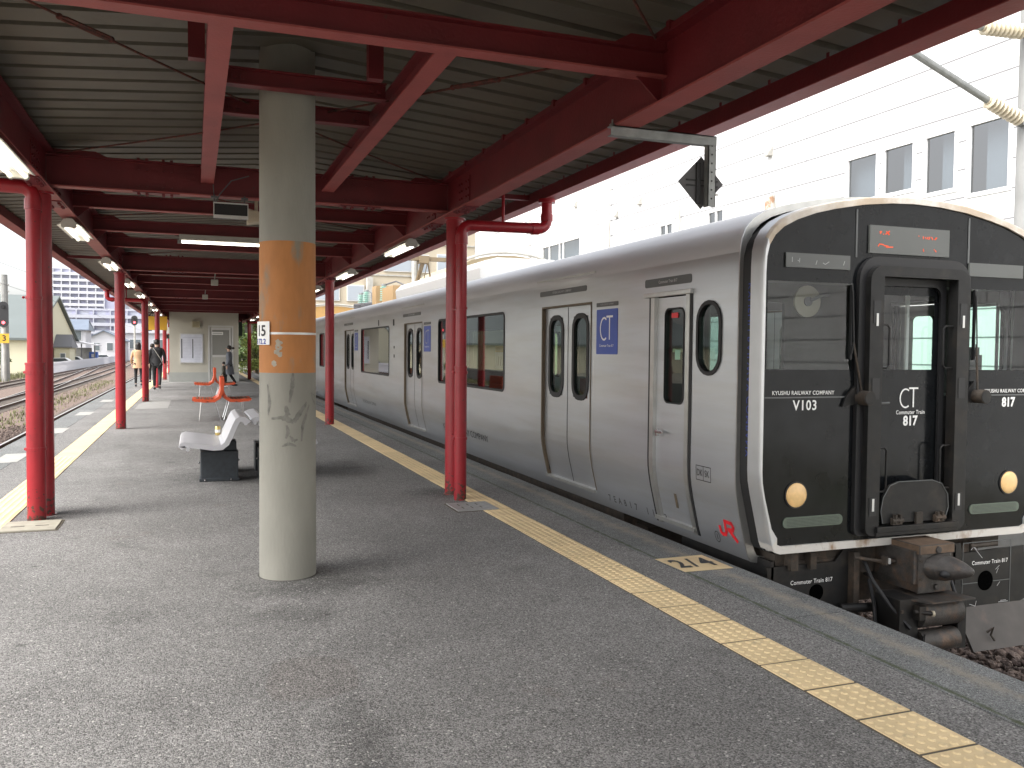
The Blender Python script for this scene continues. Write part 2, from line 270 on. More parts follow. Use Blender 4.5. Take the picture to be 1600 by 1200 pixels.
# ------------------------------------------------------------------ mesh helpers
ORG = {}
def base_of(o): return ORG.get(o.name, Vector((0, 0, 0)))
class MB:
    def __init__(s): s.v = []; s.f = []; s.mi = []; s.cur = 0
    def m(s, i): s.cur = i; return s
    def face(s, pts):
        n = len(s.v); s.v += [tuple(p) for p in pts]; s.f.append(tuple(range(n, n+len(pts)))); s.mi.append(s.cur); return s
    def idx(s, verts, faces):
        n = len(s.v); s.v += [tuple(p) for p in verts]
        for f in faces: s.f.append(tuple(i+n for i in f)); s.mi.append(s.cur)
        return s
    def box(s, x0, x1, y0, y1, z0, z1):
        x0, x1 = min(x0, x1), max(x0, x1); y0, y1 = min(y0, y1), max(y0, y1); z0, z1 = min(z0, z1), max(z0, z1)
        v = [(x0, y0, z0), (x1, y0, z0), (x1, y1, z0), (x0, y1, z0), (x0, y0, z1), (x1, y0, z1), (x1, y1, z1), (x0, y1, z1)]
        return s.idx(v, [(3, 2, 1, 0), (4, 5, 6, 7), (0, 1, 5, 4), (1, 2, 6, 5), (2, 3, 7, 6), (3, 0, 4, 7)])
    def prism(s, poly, axis, a, b, caps=True):
        # poly: list of 2D pts; axis 'x': (y,z) extruded in x ; 'y': (x,z) ; 'z': (x,y)
        def P(u, v, t):
            return {'x': (t, u, v), 'y': (u, t, v), 'z': (u, v, t)}[axis]
        n = len(poly); vs = [P(u, v, a) for u, v in poly]+[P(u, v, b) for u, v in poly]
        fs = [(i, (i+1) % n, (i+1) % n+n, i+n) for i in range(n)]
        if caps: fs += [tuple(reversed(range(n))), tuple(range(n, 2*n))]
        return s.idx(vs, fs)
    def tube(s, pts, r, n=10, caps=True, radii=None):
        pts = [Vector(p) for p in pts]; rings = []; prev = None
        for i, p in enumerate(pts):
            d = (pts[min(i+1, len(pts)-1)]-pts[max(i-1, 0)]).normalized()
            a = Vector((0, 0, 1)) if abs(d.z) < 0.9 else Vector((1, 0, 0))
            if prev is not None: a = prev
            u = (a-d*a.dot(d)).normalized(); w_ = d.cross(u); prev = u
            rr = radii[i] if radii else r
            rings.append([p+(u*math.cos(2*math.pi*k/n)+w_*math.sin(2*math.pi*k/n))*rr for k in range(n)])
        vs = [q for ring in rings for q in ring]; fs = []
        for i in range(len(pts)-1):
            for k in range(n): fs.append((i*n+k, i*n+(k+1) % n, (i+1)*n+(k+1) % n, (i+1)*n+k))
        if caps: fs += [tuple(reversed(range(n))), tuple(range((len(pts)-1)*n, len(pts)*n))]
        return s.idx(vs, fs)
    def sphere(s, c, rx, ry=None, rz=None, n=12, mrings=8):
        ry = ry or rx; rz = rz or rx; vs = []; fs = []
        for i in range(mrings+1):
            th = math.pi*i/mrings
            for k in range(n):
                ph = 2*math.pi*k/n; vs.append((c[0]+rx*math.sin(th)*math.cos(ph), c[1]+ry*math.sin(th)*math.sin(ph), c[2]+rz*math.cos(th)))
        for i in range(mrings):
            for k in range(n): fs.append((i*n+k, (i+1)*n+k, (i+1)*n+(k+1) % n, i*n+(k+1) % n))
        return s.idx(vs, fs)
    def ibeam(s, axis, c, zb, zt, fwid, a, b, tf=0.012, tw=0.009, mi_low=None):
        # axis 'y': runs in y at x=c ; axis 'x': runs in x at y=c
        h = fwid/2; cur = s.cur
        def bx(u0, u1, z0, z1):
            if axis == 'y': s.box(u0, u1, a, b, z0, z1)
            else: s.box(a, b, u0, u1, z0, z1)
        if mi_low is not None: s.cur = mi_low
        bx(c-h, c+h, zb, zb+tf); s.cur = cur
        bx(c-h, c+h, zt-tf, zt); bx(c-tw/2, c+tw/2, zb+tf, zt-tf); return s
    def build(s, name, mats, parent=None, smooth=False, sharp=None, base=None, bevel=0):
        if not isinstance(mats, (list, tuple)): mats = [mats]
        me = bpy.data.meshes.new(name)
        b = base_root(parent) if parent is not None else Vector(base if base is not None else (0, 0, 0))
        vv = np.array(s.v, dtype=float).reshape(-1, 3)-np.array(b)
        me.from_pydata(vv.tolist(), [], s.f)
        for q in mats: me.materials.append(q)
        if len(mats) > 1: me.polygons.foreach_set('material_index', s.mi)
        me.validate(); me.update()
        if smooth:
            me.polygons.foreach_set('use_smooth', [True]*len(me.polygons))
            me.set_sharp_from_angle(angle=R(sharp if sharp else 35))
        o = bpy.data.objects.new(name, me); COL.objects.link(o)
        if parent is not None: o.parent = parent
        else: o.location = b; ORG[o.name] = b
        if bevel:
            bm = bmesh.new(); bm.from_mesh(me); bmesh.ops.remove_doubles(bm, verts=bm.verts, dist=1e-5)
            bmesh.ops.bevel(bm, geom=[e for e in bm.edges if e.is_manifold and e.calc_face_angle(0) > 0.6], offset=bevel, segments=2, affect='EDGES', profile=0.6)
            bm.to_mesh(me); bm.free()
        return o
def islands(mb):
    par = list(range(len(mb.v)))
    def find(a):
        while par[a] != a: par[a] = par[par[a]]; a = par[a]
        return a
    for f in mb.f:
        for q in f[1:]: par[find(q)] = find(f[0])
    out = {}
    for f, mi in zip(mb.f, mb.mi): out.setdefault(find(f[0]), []).append((f, mi))
    res = []
    for fs in out.values():
        n = MB(); mp = {}
        for f, mi in fs:
            for q in f:
                if q not in mp: mp[q] = len(n.v); n.v.append(mb.v[q])
            n.f.append(tuple(mp[q] for q in f)); n.mi.append(mi)
        res.append(n)
    return res
def build_each(mb, name, mats, parent=None, **k):
    return [p_.build(name, mats, parent, **k) for p_ in islands(mb)]
def base_root(o):
    while o.parent is not None: o = o.parent
    return ORG.get(o.name, Vector((0, 0, 0)))
def tag(o, label=None, cat=None, group=None, kind=None):
    if label: o['label'] = label
    if cat: o['category'] = cat
    if group: o['group'] = group
    if kind: o['kind'] = kind
    return o
def thing(name, label, cat, loc=(0, 0, 0), group=None):
    o = bpy.data.objects.new(name, None); o.empty_display_size = 0.1; COL.objects.link(o); o.location = loc; ORG[o.name] = Vector(loc)
    return tag(o, label, cat, group)
def struct(o): o['kind'] = 'structure'; return o
def dup(o, loc, rz=0.0, label=None, group=None, scale=None):
    r = o.copy(); COL.objects.link(r); r.location = loc; r.rotation_euler = (0, 0, rz); ORG[r.name] = Vector(loc)
    if label: r['label'] = label
    if group: r['group'] = group
    if scale: r.scale = scale
    def rec(src, dst):
        for ch in [c for c in COL.objects if c.parent == src]:
            c = ch.copy(); COL.objects.link(c); c.parent = dst; rec(ch, c)
    rec(o, r); return r
def rrect(cu, cv, w_, h, r, n=5):
    pts = []
    for (sx, sy, a0) in ((1, 1, 0), (-1, 1, 90), (-1, -1, 180), (1, -1, 270)):
        for k in range(n+1):
            a = R(a0+90*k/n); pts.append((cu+sx*(w_/2-r)+r*math.cos(a), cv+sy*(h/2-r)+r*math.sin(a)))
    return pts
def rrect_corner(cu, cv, w_, h, n=5):
    pts = []
    for (sx, sy) in ((1, 1), (-1, 1), (-1, -1), (1, -1)): pts += [(cu+sx*w_/2, cv+sy*h/2)]*(n+1)
    return pts
def ring(mb, po, pi, F, d0, d1):
    # band between two matching outlines, from depth d0 to d1 (F maps u,v,d -> xyz)
    n = len(po)
    for i in range(n):
        j = (i+1) % n
        mb.face([F(*po[i], d1), F(*po[j], d1), F(*pi[j], d1), F(*pi[i], d1)])
        if d0 != d1:
            mb.face([F(*po[i], d0), F(*po[j], d0), F(*po[j], d1), F(*po[i], d1)])
            mb.face([F(*pi[i], d1), F(*pi[j], d1), F(*pi[j], d0), F(*pi[i], d0)])
# text as mesh: mapped by F(u, v) -> xyz
def text(name, s, size, F, material, parent=None, align='CENTER', bold=0.0, sx=1.0, spacing=1.0, depth=0.0, base=None):
    cu = bpy.data.curves.new(name, 'FONT'); cu.body = s; cu.size = size; cu.align_x = align; cu.align_y = 'CENTER'; cu.offset = bold; cu.space_character = spacing
    cu.resolution_u = 3
    to = bpy.data.objects.new('tmp', cu); COL.objects.link(to)
    dg = bpy.context.evaluated_depsgraph_get(); me0 = bpy.data.meshes.new_from_object(to.evaluated_get(dg))
    mb = MB(); mb.idx([F(v.co.x*sx, v.co.y) for v in me0.vertices], [tuple(p.vertices) for p in me0.polygons])
    bpy.data.objects.remove(to); bpy.data.curves.remove(cu); bpy.data.meshes.remove(me0)
    return mb.build(name, material, parent, base=base)
def leaves(mb, c, rad, n, size, rng, flat=0.0):
    for _ in range(n):
        while True:
            q = [rng.uniform(-1, 1) for _ in range(3)]
            d = q[0]**2+q[1]**2+q[2]**2
            if 0.15 < d < 1: break
        p = Vector((c[0]+q[0]*rad[0], c[1]+q[1]*rad[1], c[2]+q[2]*rad[2]))
        a = Vector((rng.gauss(0, 1), rng.gauss(0, 1), rng.gauss(0, 1))).normalized(); b = a.orthogonal().normalized(); s = size*rng.uniform(0.6, 1.4)
        mb.face([p-a*s, p+b*s*0.5, p+a*s, p-b*s*0.5])

# ================================================================== GROUND
g = MB().face([(-900, -200, -1.3), (900, -200, -1.3), (900, 1500, -1.3), (-900, 1500, -1.3)]).build('ground', M_DIRT); struct(g)
def ballast_bed(name, x0, x1, y0, y1, z, seed):
    rng = np.random.RandomState(seed); mb = MB(); nx = max(4, int((x1-x0)/0.35)); ys = [y0]
    while ys[-1] < y1: ys.append(ys[-1]+max(0.35, 0.012*abs(ys[-1])))
    n = nx+1; vs = []
    for y in ys:
        for i in range(n):
            e = min(1, min(i, nx-i)/2.0); vs.append((x0+(x1-x0)*i/nx, y, z-0.2*(1-e)+rng.uniform(-0.02, 0.02)))
    mb.idx(vs, [(r*n+i, r*n+i+1, (r+1)*n+i+1, (r+1)*n+i) for r in range(len(ys)-1) for i in range(nx)])
    return struct(mb.build(name, M_BAL, smooth=True))
ballast_bed('ballast_ground', 3.2, 7.0, -12, 90, -1.14, 1)
ballast_bed('ballast_ground', -14.6, -2.4, -6, 260, -1.14, 2)
# loose ballast stones near the train's front
def stones(name, label, x0, x1, y0, y1, z, n, seed, smin=0.018, smax=0.038):
    rng = random.Random(seed); mb = MB(); ph = (1+5**0.5)/2
    iv = [(-1, ph, 0), (1, ph, 0), (-1, -ph, 0), (1, -ph, 0), (0, -1, ph), (0, 1, ph), (0, -1, -ph), (0, 1, -ph), (ph, 0, -1), (ph, 0, 1), (-ph, 0, -1), (-ph, 0, 1)]
    fi = [(0, 11, 5), (0, 5, 1), (0, 1, 7), (0, 7, 10), (0, 10, 11), (1, 5, 9), (5, 11, 4), (11, 10, 2), (10, 7, 6), (7, 1, 8), (3, 9, 4), (3, 4, 2), (3, 2, 6), (3, 6, 8), (3, 8, 9), (4, 9, 5), (2, 4, 11), (6, 2, 10), (8, 6, 7), (9, 8, 1)]
    for _ in range(n):
        s = rng.uniform(smin, smax); cx, cy = rng.uniform(x0, x1), rng.uniform(y0, y1); cz = z+rng.uniform(-0.015, 0.03)
        ax = Vector((rng.gauss(0, 1), rng.gauss(0, 1), rng.gauss(0, 1))).normalized(); rm = Matrix.Rotation(rng.uniform(0, 6.28), 3, ax)
        sc = (rng.uniform(0.7, 1.3), rng.uniform(0.55, 1.1), rng.uniform(0.4, 0.9))
        vs = []
        for v in iv:
            q = Vector((v[0]*sc[0], v[1]*sc[1], v[2]*sc[2]))*(s/1.9)*rng.uniform(0.8, 1.2)
            q = rm @ q; vs.append((cx+q.x, cy+q.y, cz+q.z))
        mb.idx(vs, fi)
    o = mb.build(name, M_STONE); o['kind'] = 'stuff'; o['label'] = label; return o
stones('ballast_stones', 'brown crushed stone ballast between the rails by the train front', 3.75, 6.95, 3.0, 8.0, -1.115, 6500, 5, 0.026, 0.055)
stones('ballast_stones', 'brown crushed stone ballast along the open tracks beside the platform', -5.6, -2.8, 13.0, 32.0, -1.12, 9000, 6, 0.03, 0.06)

# tracks
def track(x_at, y0, y1, label, grp='tracks left of the platform', sleepers=True, step=2.0):
    t = thing('railway_track', label, 'track', (x_at(y0), y0, -1.1), grp)
    ys = np.arange(y0, y1+0.1, step)
    for s in (-0.533, 0.533):
        mb = MB(); n = 0
        vs = []; fs = []; ms = []
        prof = [(-0.06, -1.14), (0.06, -1.14), (0.012, -1.10), (0.012, -1.04), (0.034, -1.03), (0.034, -1.0), (-0.034, -1.0), (-0.034, -1.03), (-0.012, -1.04), (-0.012, -1.10)]
        k = len(prof)
        for y in ys:
            for (a, z) in prof: vs.append((x_at(y)+s+a, y, z))
        mb.idx([], [])
        for i in range(len(ys)-1):
            for j in range(k):
                mb.cur = 1 if j == 5 else 0
                if i == 0 and j == 0: mb.v += vs
                mb.f.append((i*k+j, i*k+(j+1) % k, (i+1)*k+(j+1) % k, (i+1)*k+j)); mb.mi.append(mb.cur)
        mb.build('rail', [M_RAIL, M_RAILT], t)
    if sleepers:
        mb = MB(); y = y0+0.3
        while y < min(y1, 90): mb.box(x_at(y)-0.95, x_at(y)+0.95, y, y+0.2, -1.2, -1.105); y += 0.62
        mb.build('sleepers', M_TIE, t)
    return t
track(lambda y: 4.98, -8, 80, 'rails under the silver train on the right side', 'tracks at the platform')
track(lambda y: -4.08, -4, 240, 'rusty track nearest the platform on the left side')
track(lambda y: -8.05-0.00022*max(0, y-60)**2, -4, 240, 'second track from the platform on the left side')
track(lambda y: -11.9, -4, 240, 'farthest track beside the concrete wall on the left')
track(lambda y: -8.1-3.6*min(1, max(0, (y-46)/75.0))**1.2, 46, 130, 'crossover track branching between the second and farthest tracks', sleepers=False)
# weeds between the left tracks
rng = random.Random(11); mb = MB()
for _ in range(1500):
    y = rng.uniform(22, 75); x = -6.1+rng.gauss(0, 0.45)
    h = rng.uniform(0.03, 0.14); a = rng.uniform(0, 6.28); dx, dy = 0.03*math.cos(a), 0.03*math.sin(a)
    mb.face([(x-dx, y-dy, -1.15), (x+dx, y+dy, -1.15), (x+rng.uniform(-.05, .05), y+rng.uniform(-.05, .05), -1.12+h)])
for _ in range(5000):
    y = rng.uniform(40, 110); x = -14.2+rng.gauss(0, 0.5)
    h = rng.uniform(0.1, 0.5); a = rng.uniform(0, 6.28); dx, dy = 0.05*math.cos(a), 0.05*math.sin(a)
    mb.face([(x-dx, y-dy, -1.25), (x+dx, y+dy, -1.25), (x+rng.uniform(-.1, .1), y+rng.uniform(-.1, .1), -1.2+h)])
o = mb.build('weeds', M_GRASS); tag(o, 'low green weeds growing along the open tracks on the left', kind='stuff')

# ================================================================== PLATFORM
XL, XR = -2.65, 3.57
mb = MB()
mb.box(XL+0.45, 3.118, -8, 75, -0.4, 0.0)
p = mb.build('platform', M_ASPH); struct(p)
mb = MB().box(XL+0.12, XR-0.12, -8.1, 75, -1.25, -0.402); struct(mb.build('platform_base', M_CONCG))
mb = MB(); y = -8.0; rng = random.Random(3)
while y < 75:
    mb.box(3.13, XR, y, y+1.488, -0.4, rng.uniform(-0.002, 0.003)); mb.box(XL, XL+0.445, y, y+1.49, -0.4, rng.uniform(-0.001, 0.003)); y += 1.5
struct(mb.build('platform_coping', M_COPE))

# tactile strips
def tactile(name, x0, x1, ys, ye, near, label_=None):
    mb = MB(); y = ys; z = 0.006; rng = random.Random(int(x0*10+50))
    mb.cur = 1; mb.box(x0-0.006, x1+0.006, ys, ye, -0.01, 0.003); mb.cur = 0
    while y < ye-0.31:
        dy = 0.010; dx = rng.uniform(-0.002, 0.002)
        mb.box(x0+dx, x1+dx, y+dy, y+0.3165, 0.0, z+rng.uniform(0, 0.0015))
        if -1 < y < near:
            ns = 12 if y < 6 else 8
            for i in range(5):
                for j in range(6):
                    cx = x0+dx+(i+0.5)*(x1-x0)/5; cy = y+0.006+(j+0.5)*0.312/6
                    r0, r1 = 0.0175, 0.011; base = len(mb.v)
                    for (rr, zz) in ((r0, z), (r1, z+0.0055)):
                        for k in range(ns): mb.v.append((cx+rr*math.cos(2*math.pi*k/ns), cy+rr*math.sin(2*math.pi*k/ns), zz))
                    for k in range(ns): mb.f.append((base+k, base+(k+1) % ns, base+ns+(k+1) % ns, base+ns+k)); mb.mi.append(0)
                    mb.f.append(tuple(range(base+ns, base+2*ns))); mb.mi.append(0)
        y += 0.3245
    return struct(mb.build(name, [M_TILE, M_GAP]))
tactile('tactile_paving', 2.54, 2.82, -0.155, 74, 14)
tactile('tactile_paving', -1.77, -1.48, 0.1, 74, 13)

# painted stop mark 2/4, faces the track
mb = MB().face([(3.135, 5.06, 0.0045), (3.52, 5.05, 0.0045), (3.52, 5.46, 0.0045), (3.12, 5.45, 0.0045)])
o = mb.build('painted_stop_mark', M_TILE); tag(o, 'yellow painted square with black 2/4 on the platform edge', 'floor marking')
for (ch, cx_) in (('2', 3.215), ('/', 3.315), ('4', 3.425)): text('lettering', ch, 0.32, lambda u, v, c=cx_: (c+u*0.62, 5.255+v*0.95, 0.007), M_BLKT, o, bold=0.008)
for (pts, m_, lab) in (([(-1.35, 22.8), (-0.60, 23.0), (-0.60, 26.6), (-1.05, 26.7), (-1.36, 25.0)], M_PATCH, 'pale concrete patch on the platform by the left posts'),
                  ([(-1.5, 38.2), (-0.98, 40.0), (-0.99, 40.95), (1.9, 40.95), (2.25, 40.0), (2.3, 38.3), (1.9, 39.7), (-0.6, 39.7)], M_PATCH, 'pale concrete apron strip before the shelter wall')):
    o = MB().face([(a, b, 0.004) for a, b in pts]).build('concrete_patch', m_); tag(o, lab, 'paving patch')
for i, (x, y) in enumerate(((-2.45, 12.6), (-2.45, 16.7), (-2.45, 21.0), (-2.42, 26.0))):
    o = MB().face([(x, y, 0.0045), (x+0.3, y+0.05, 0.0045), (x+0.3, y+1.1, 0.0045), (x, y+1.05, 0.0045)]).build('white_floor_mark', M_WPAINT)
    tag(o, ['nearest white painted block at the left platform edge', 'white painted block at the left edge before the second red post',
            'third white painted block along the left platform edge', 'farthest white painted block at the left platform edge'][i], 'floor marking', 'white blocks on the left platform edge')
# repaired asphalt and cracks
o = MB().face([(0.31, 4.02, 0.0009), (0.345, 4.2, 0.0009), (0.45, 4.25, 0.0009), (0.57, 4.235, 0.0009), (0.69, 4.14, 0.0009), (0.715, 4.0, 0.0009), (0.68, 3.78, 0.0009), (0.555, 3.71, 0.0009), (0.40, 3.72, 0.0009), (0.31, 3.76, 0.0009), (0.29, 3.9, 0.0009)]).build('asphalt_repair', asphalt('repair_asphalt', (0.186, 0.176, 0.167)))
tag(o, 'rounded repair patch in the asphalt before the concrete column', 'paving patch')

rng = random.Random(77)
def crack(pts, wd, label):
    mb = MB(); P = []
    for (x0, y0), (x1, y1) in zip(pts, pts[1:]):
        n = max(2, int(math.hypot(x1-x0, y1-y0)/0.06))
        for k in range(n): f = k/n; P.append((x0+(x1-x0)*f+rng.gauss(0, 0.008), y0+(y1-y0)*f+rng.gauss(0, 0.008)))
    P.append(pts[-1])
    for (x0, y0), (x1, y1) in zip(P, P[1:]):
        dx, dy = x1-x0, y1-y0; ln = max(1e-6, math.hypot(dx, dy)); w_ = wd*rng.uniform(0.3, 1.0); nx, ny = -dy/ln*w_, dx/ln*w_
        mb.face([(x0+nx, y0+ny, 0.0022), (x1+nx, y1+ny, 0.0022), (x1-nx, y1-ny, 0.0022), (x0-nx, y0-ny, 0.0022)])
    o = mb.build('asphalt_crack', mat('crack_dark', (0.085, 0.08, 0.076), 0.95)); tag(o, label, 'crack')
crack([(0.85, 10.95), (1.6, 10.9), (2.35, 11.0)], 0.008, 'dark seam running across the asphalt right of the bench')
crack([(0.70, 5.45), (0.73, 5.1), (0.66, 4.7), (0.68, 4.35)], 0.0018, 'thin crack running from the concrete column towards the viewer')
# cover plates beside the two nearest posts
t = thing('cover_plate', 'grey metal drain cover beside the nearest right red post', 'drain cover', (2.5, 7.85, 0), 'drain covers at the posts')
MB().box(2.28, 2.72, 7.62, 8.08, -0.01, 0.004).build('cover_frame', M_GAP, t)
mb = MB().box(2.30, 2.70, 7.64, 8.06, -0.004, 0.012); mb.build('plate', M_GRATE, t)
mb = MB()
for k in range(3): mb.box(2.38+k*0.09, 2.39+k*0.09, 7.74, 7.82, 0.0115, 0.0135); mb.box(2.38+k*0.09, 2.39+k*0.09, 7.89, 7.97, 0.0115, 0.0135)
mb.build('slots', M_GAP, t)
t = thing('cover_plate', 'tan concrete drain cover beside the nearest left red post', 'drain cover', (-1.28, 8.08, 0), 'drain covers at the posts')
MB().box(-1.50, -1.05, 7.86, 8.32, -0.01, 0.004).build('cover_frame', M_GAP, t)
MB().box(-1.485, -1.07, 7.88, 8.30, -0.004, 0.012).build('plate', M_GRATEL, t)
mb = MB(); mb.box(-1.42, -1.32, 8.05, 8.075, 0.0115, 0.0135); mb.box(-1.24, -1.14, 8.05, 8.075, 0.0115, 0.0135); mb.build('slots', M_GAP, t)

# ================================================================== CANOPY
CX = 0.62; PXL, PXR = -1.26, 2.51; FY = [-8.85, -0.10, 8.65, 17.4, 26.2, 34.9, 43.7, 52.4]; Y0, Y1 = -9.0, 57.0
can = thing('platform_canopy', 'long red steel canopy with corrugated roof over the platform', 'canopy', (CX, 8.65, 0))
def roofz(x): return 3.272-0.085*(abs(x-CX)-1.88)
SLOPE_L, SLOPE_R = -2.33, 3.56
for (xa, xb) in ((CX, SLOPE_R), (CX, SLOPE_L)):
    mb = MB(); P = 0.265; y = Y0; rows = []
    while y < Y1:
        for (dy, dz) in ((0, 0), (0.195, 0), (0.211, 0.06), (0.249, 0.06)): rows.append((y+dy, dz))
        y += P
    xs = [xa, xb]
    vs = []
    for (yy, dz) in rows:
        for x in xs: vs.append((x, yy, roofz(x)+dz))
        for x in xs: vs.append((x, yy, roofz(x)+dz+0.003))
    n = len(rows); fs = []
    for i in range(n-1):
        a = i*4; b = a+4
        fs += [(a, a+1, b+1, b), (a+2, b+2, b+3, a+3)]
    for i in range(n-1):
        a = i*4; b = a+4; fs += [(a+1, a+3, b+3, b+1)]
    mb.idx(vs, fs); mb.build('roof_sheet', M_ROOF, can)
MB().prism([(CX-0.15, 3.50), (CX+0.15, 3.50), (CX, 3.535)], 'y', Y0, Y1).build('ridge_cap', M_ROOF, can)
# longitudinal main beams
for x in (PXL+0.04, PXR-0.04):
    mb = MB(); mb.ibeam('y', x, 2.862, 3.222, 0.16, Y0, Y1, mi_low=1); mb.cur = 0
    mb.box(x-0.06, x-0.02, Y0, Y1, 3.222, 3.262)
    for fy in FY:     # splice plates, stiffeners and bolts
        for sg in (-1, 1):
            yy = fy+sg*0.62
            mb.box(x-0.014, x+0.014, yy-0.16, yy+0.16, 2.92, 3.16); mb.box(x-0.07, x+0.07, yy-0.2, yy+0.2, 2.852, 2.862)
            for k in range(-2, 3):
                if k == 0: continue
                for q in (-0.045, 0.045): mb.box(x+q-0.012, x+q+0.012, yy+k*0.07-0.012, yy+k*0.07+0.012, 2.832, 2.852)
                for zz in (2.97, 3.04, 3.11): mb.box(x-0.028, x+0.028, yy+k*0.07-0.01, yy+k*0.07+0.01, zz-0.01, zz+0.01)
    yy = Y0+0.4
    while yy < Y1:
        mb.box(x-0.07, x+0.0, yy, yy+0.035, 3.222, 3.29); yy += 0.53
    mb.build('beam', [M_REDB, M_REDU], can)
# edge gutter channels
for (xi, xo) in ((3.37, 3.52), (CX-(3.37-CX), CX-(3.52-CX))):
    sg = 1 if xo > xi else -1; mb = MB(); mb.cur = 0
    mb.box(xi, xi+sg*0.006, Y0, Y1, 3.062, 3.172); mb.box(xo-sg*0.006, xo, Y0, Y1, 3.062, 3.15)
    mb.cur = 1; mb.box(xi, xo, Y0, Y1, 3.056, 3.062)
    mb.cur = 0; yy = Y0+0.3
    while yy < Y1: mb.box(xi-sg*0.002, xi+sg*0.004, yy, yy+0.02, 3.17, 3.23); yy += 0.53
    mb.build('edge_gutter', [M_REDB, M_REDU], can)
# cross beams on the post lines
for i, fy in enumerate(FY):
    mb = MB(); mb.ibeam('x', fy, 2.918, 3.2, 0.13, PXL+0.05, PXR-0.05, mi_low=1); mb.cur = 0
    mb.prism([(PXL+0.05, 3.2), (PXL+0.55, 3.2), (PXL+0.45, 3.245), (PXL+0.05, 3.245)], 'y', fy-0.05, fy+0.05)
    mb.prism([(PXR-0.05, 3.2), (PXR-0.45, 3.2), (PXR-0.4, 3.24), (PXR-0.05, 3.24)], 'y', fy-0.05, fy+0.05)
    for sx in (PXL+0.95, PXR-0.95):
        for k in (-0.15, -0.08, 0.06, 0.13):
            for q in (-0.035, 0.035):
                mb.box(sx+k-0.012, sx+k+0.012, fy+q-0.012, fy+q+0.012, 2.892, 2.918); mb.box(sx+k-0.012, sx+k+0.012, fy+q-0.012, fy+q+0.012, 3.2, 3.222)
            for zz in (2.98, 3.13): mb.box(sx+k-0.01, sx+k+0.01, fy-0.02, fy+0.02, zz-0.01, zz+0.01)
        mb.box(sx-0.2, sx+0.2, fy-0.06, fy+0.06, 2.91, 2.918)
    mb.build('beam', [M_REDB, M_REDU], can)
# light cross beams between
INT = [-6.6, -4.4, -2.2, 2.05, 4.3, 10.5, 12.5, 14.4, 19.6, 21.9, 24.1, 28.4, 30.6, 32.7, 37.1, 39.3, 46, 48.4]
for fy in INT:
    mb = MB(); mb.ibeam('x', fy, 3.02, 3.172, 0.11, PXL+0.045, PXR-0.045, tf=0.01, tw=0.008, mi_low=1); mb.cur = 0
    for x, s in ((PXL+0.05, 1), (PXR-0.05, -1)):      # knee gussets
        mb.prism([(x, 3.172), (x+s*0.32, 3.172), (x+s*0.22, 3.23), (x, 3.23)], 'y', fy-0.05, fy+0.05)
        mb.prism([(x, 3.02), (x+s*0.16, 3.02), (x, 2.88)], 'y', fy-0.004, fy+0.004)
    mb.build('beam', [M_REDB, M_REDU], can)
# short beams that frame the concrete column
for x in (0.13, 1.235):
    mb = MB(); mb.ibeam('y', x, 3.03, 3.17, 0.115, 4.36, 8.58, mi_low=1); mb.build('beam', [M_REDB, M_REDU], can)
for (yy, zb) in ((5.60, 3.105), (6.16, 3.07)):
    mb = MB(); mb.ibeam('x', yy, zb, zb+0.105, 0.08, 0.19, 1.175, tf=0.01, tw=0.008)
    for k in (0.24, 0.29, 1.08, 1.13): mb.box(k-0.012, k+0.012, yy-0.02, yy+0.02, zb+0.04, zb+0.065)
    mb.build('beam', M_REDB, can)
for (xx, yy) in ((-0.02, 5.2), (0.99, 5.2), (0.46, 3.9), (0.85, 3.9)):
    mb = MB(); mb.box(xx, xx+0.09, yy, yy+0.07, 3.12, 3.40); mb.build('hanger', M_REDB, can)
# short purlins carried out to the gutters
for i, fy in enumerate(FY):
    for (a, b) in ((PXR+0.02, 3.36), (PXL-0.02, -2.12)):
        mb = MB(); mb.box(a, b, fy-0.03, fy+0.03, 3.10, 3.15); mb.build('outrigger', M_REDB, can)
# diagonal rods with turnbuckles
def rod(p0, p1, at_):
    p0, p1 = Vector(p0), Vector(p1); mb = MB(); c = p0.lerp(p1, at_); d = (p1-p0).normalized(); s = d.cross(Vector((0, 0, 1))).normalized()
    n = 14; pts = [p0.lerp(p1, k/n)-Vector((0, 0, 0.05*math.sin(math.pi*k/n))) for k in range(n+1)]
    mb.tube(pts, 0.0075, 6)
    cz = Vector((0, 0, -0.05*math.sin(math.pi*at_))); c = c+cz
    for sg in (-1, 1): mb.tube([c-d*0.17+s*0.004*sg, c-d*0.14+s*0.022*sg, c+d*0.14+s*0.022*sg, c+d*0.17+s*0.004*sg], 0.008, 6)
    mb.sphere(c-d*0.17, 0.018, n=8, mrings=5); mb.sphere(c+d*0.17, 0.018, n=8, mrings=5)
    mb.build('brace_rod', M_RUST, can)
LX, RX = PXL+0.15, PXR-0.15
BAYS = [(-0.1, 4.3), (4.3, 8.65), (8.65, 12.5), (12.5, 17.4), (17.4, 21.9), (26.2, 30.6)]
for (a, b) in BAYS:
    rod((LX, a+0.1, 3.20), (RX, b-0.1, 3.20), 0.17); rod((LX, b-0.1, 3.20), (RX, a+0.1, 3.20), 0.80)
# posts
for fy in FY:
    for x in (PXL, PXR+0.035):
        if fy > 50 and x > 0: continue
        mb = MB().tube([(x, fy, 0.0), (x, fy, 2.855)], 0.088, 28); mb.tube([(x, fy, 2.845), (x, fy, 2.862)], 0.11, 20)
        mb.tube([(x, fy, -0.005), (x, fy, 0.006)], 0.105, 20)
        pp = mb.build('post', M_RED, can, smooth=True)
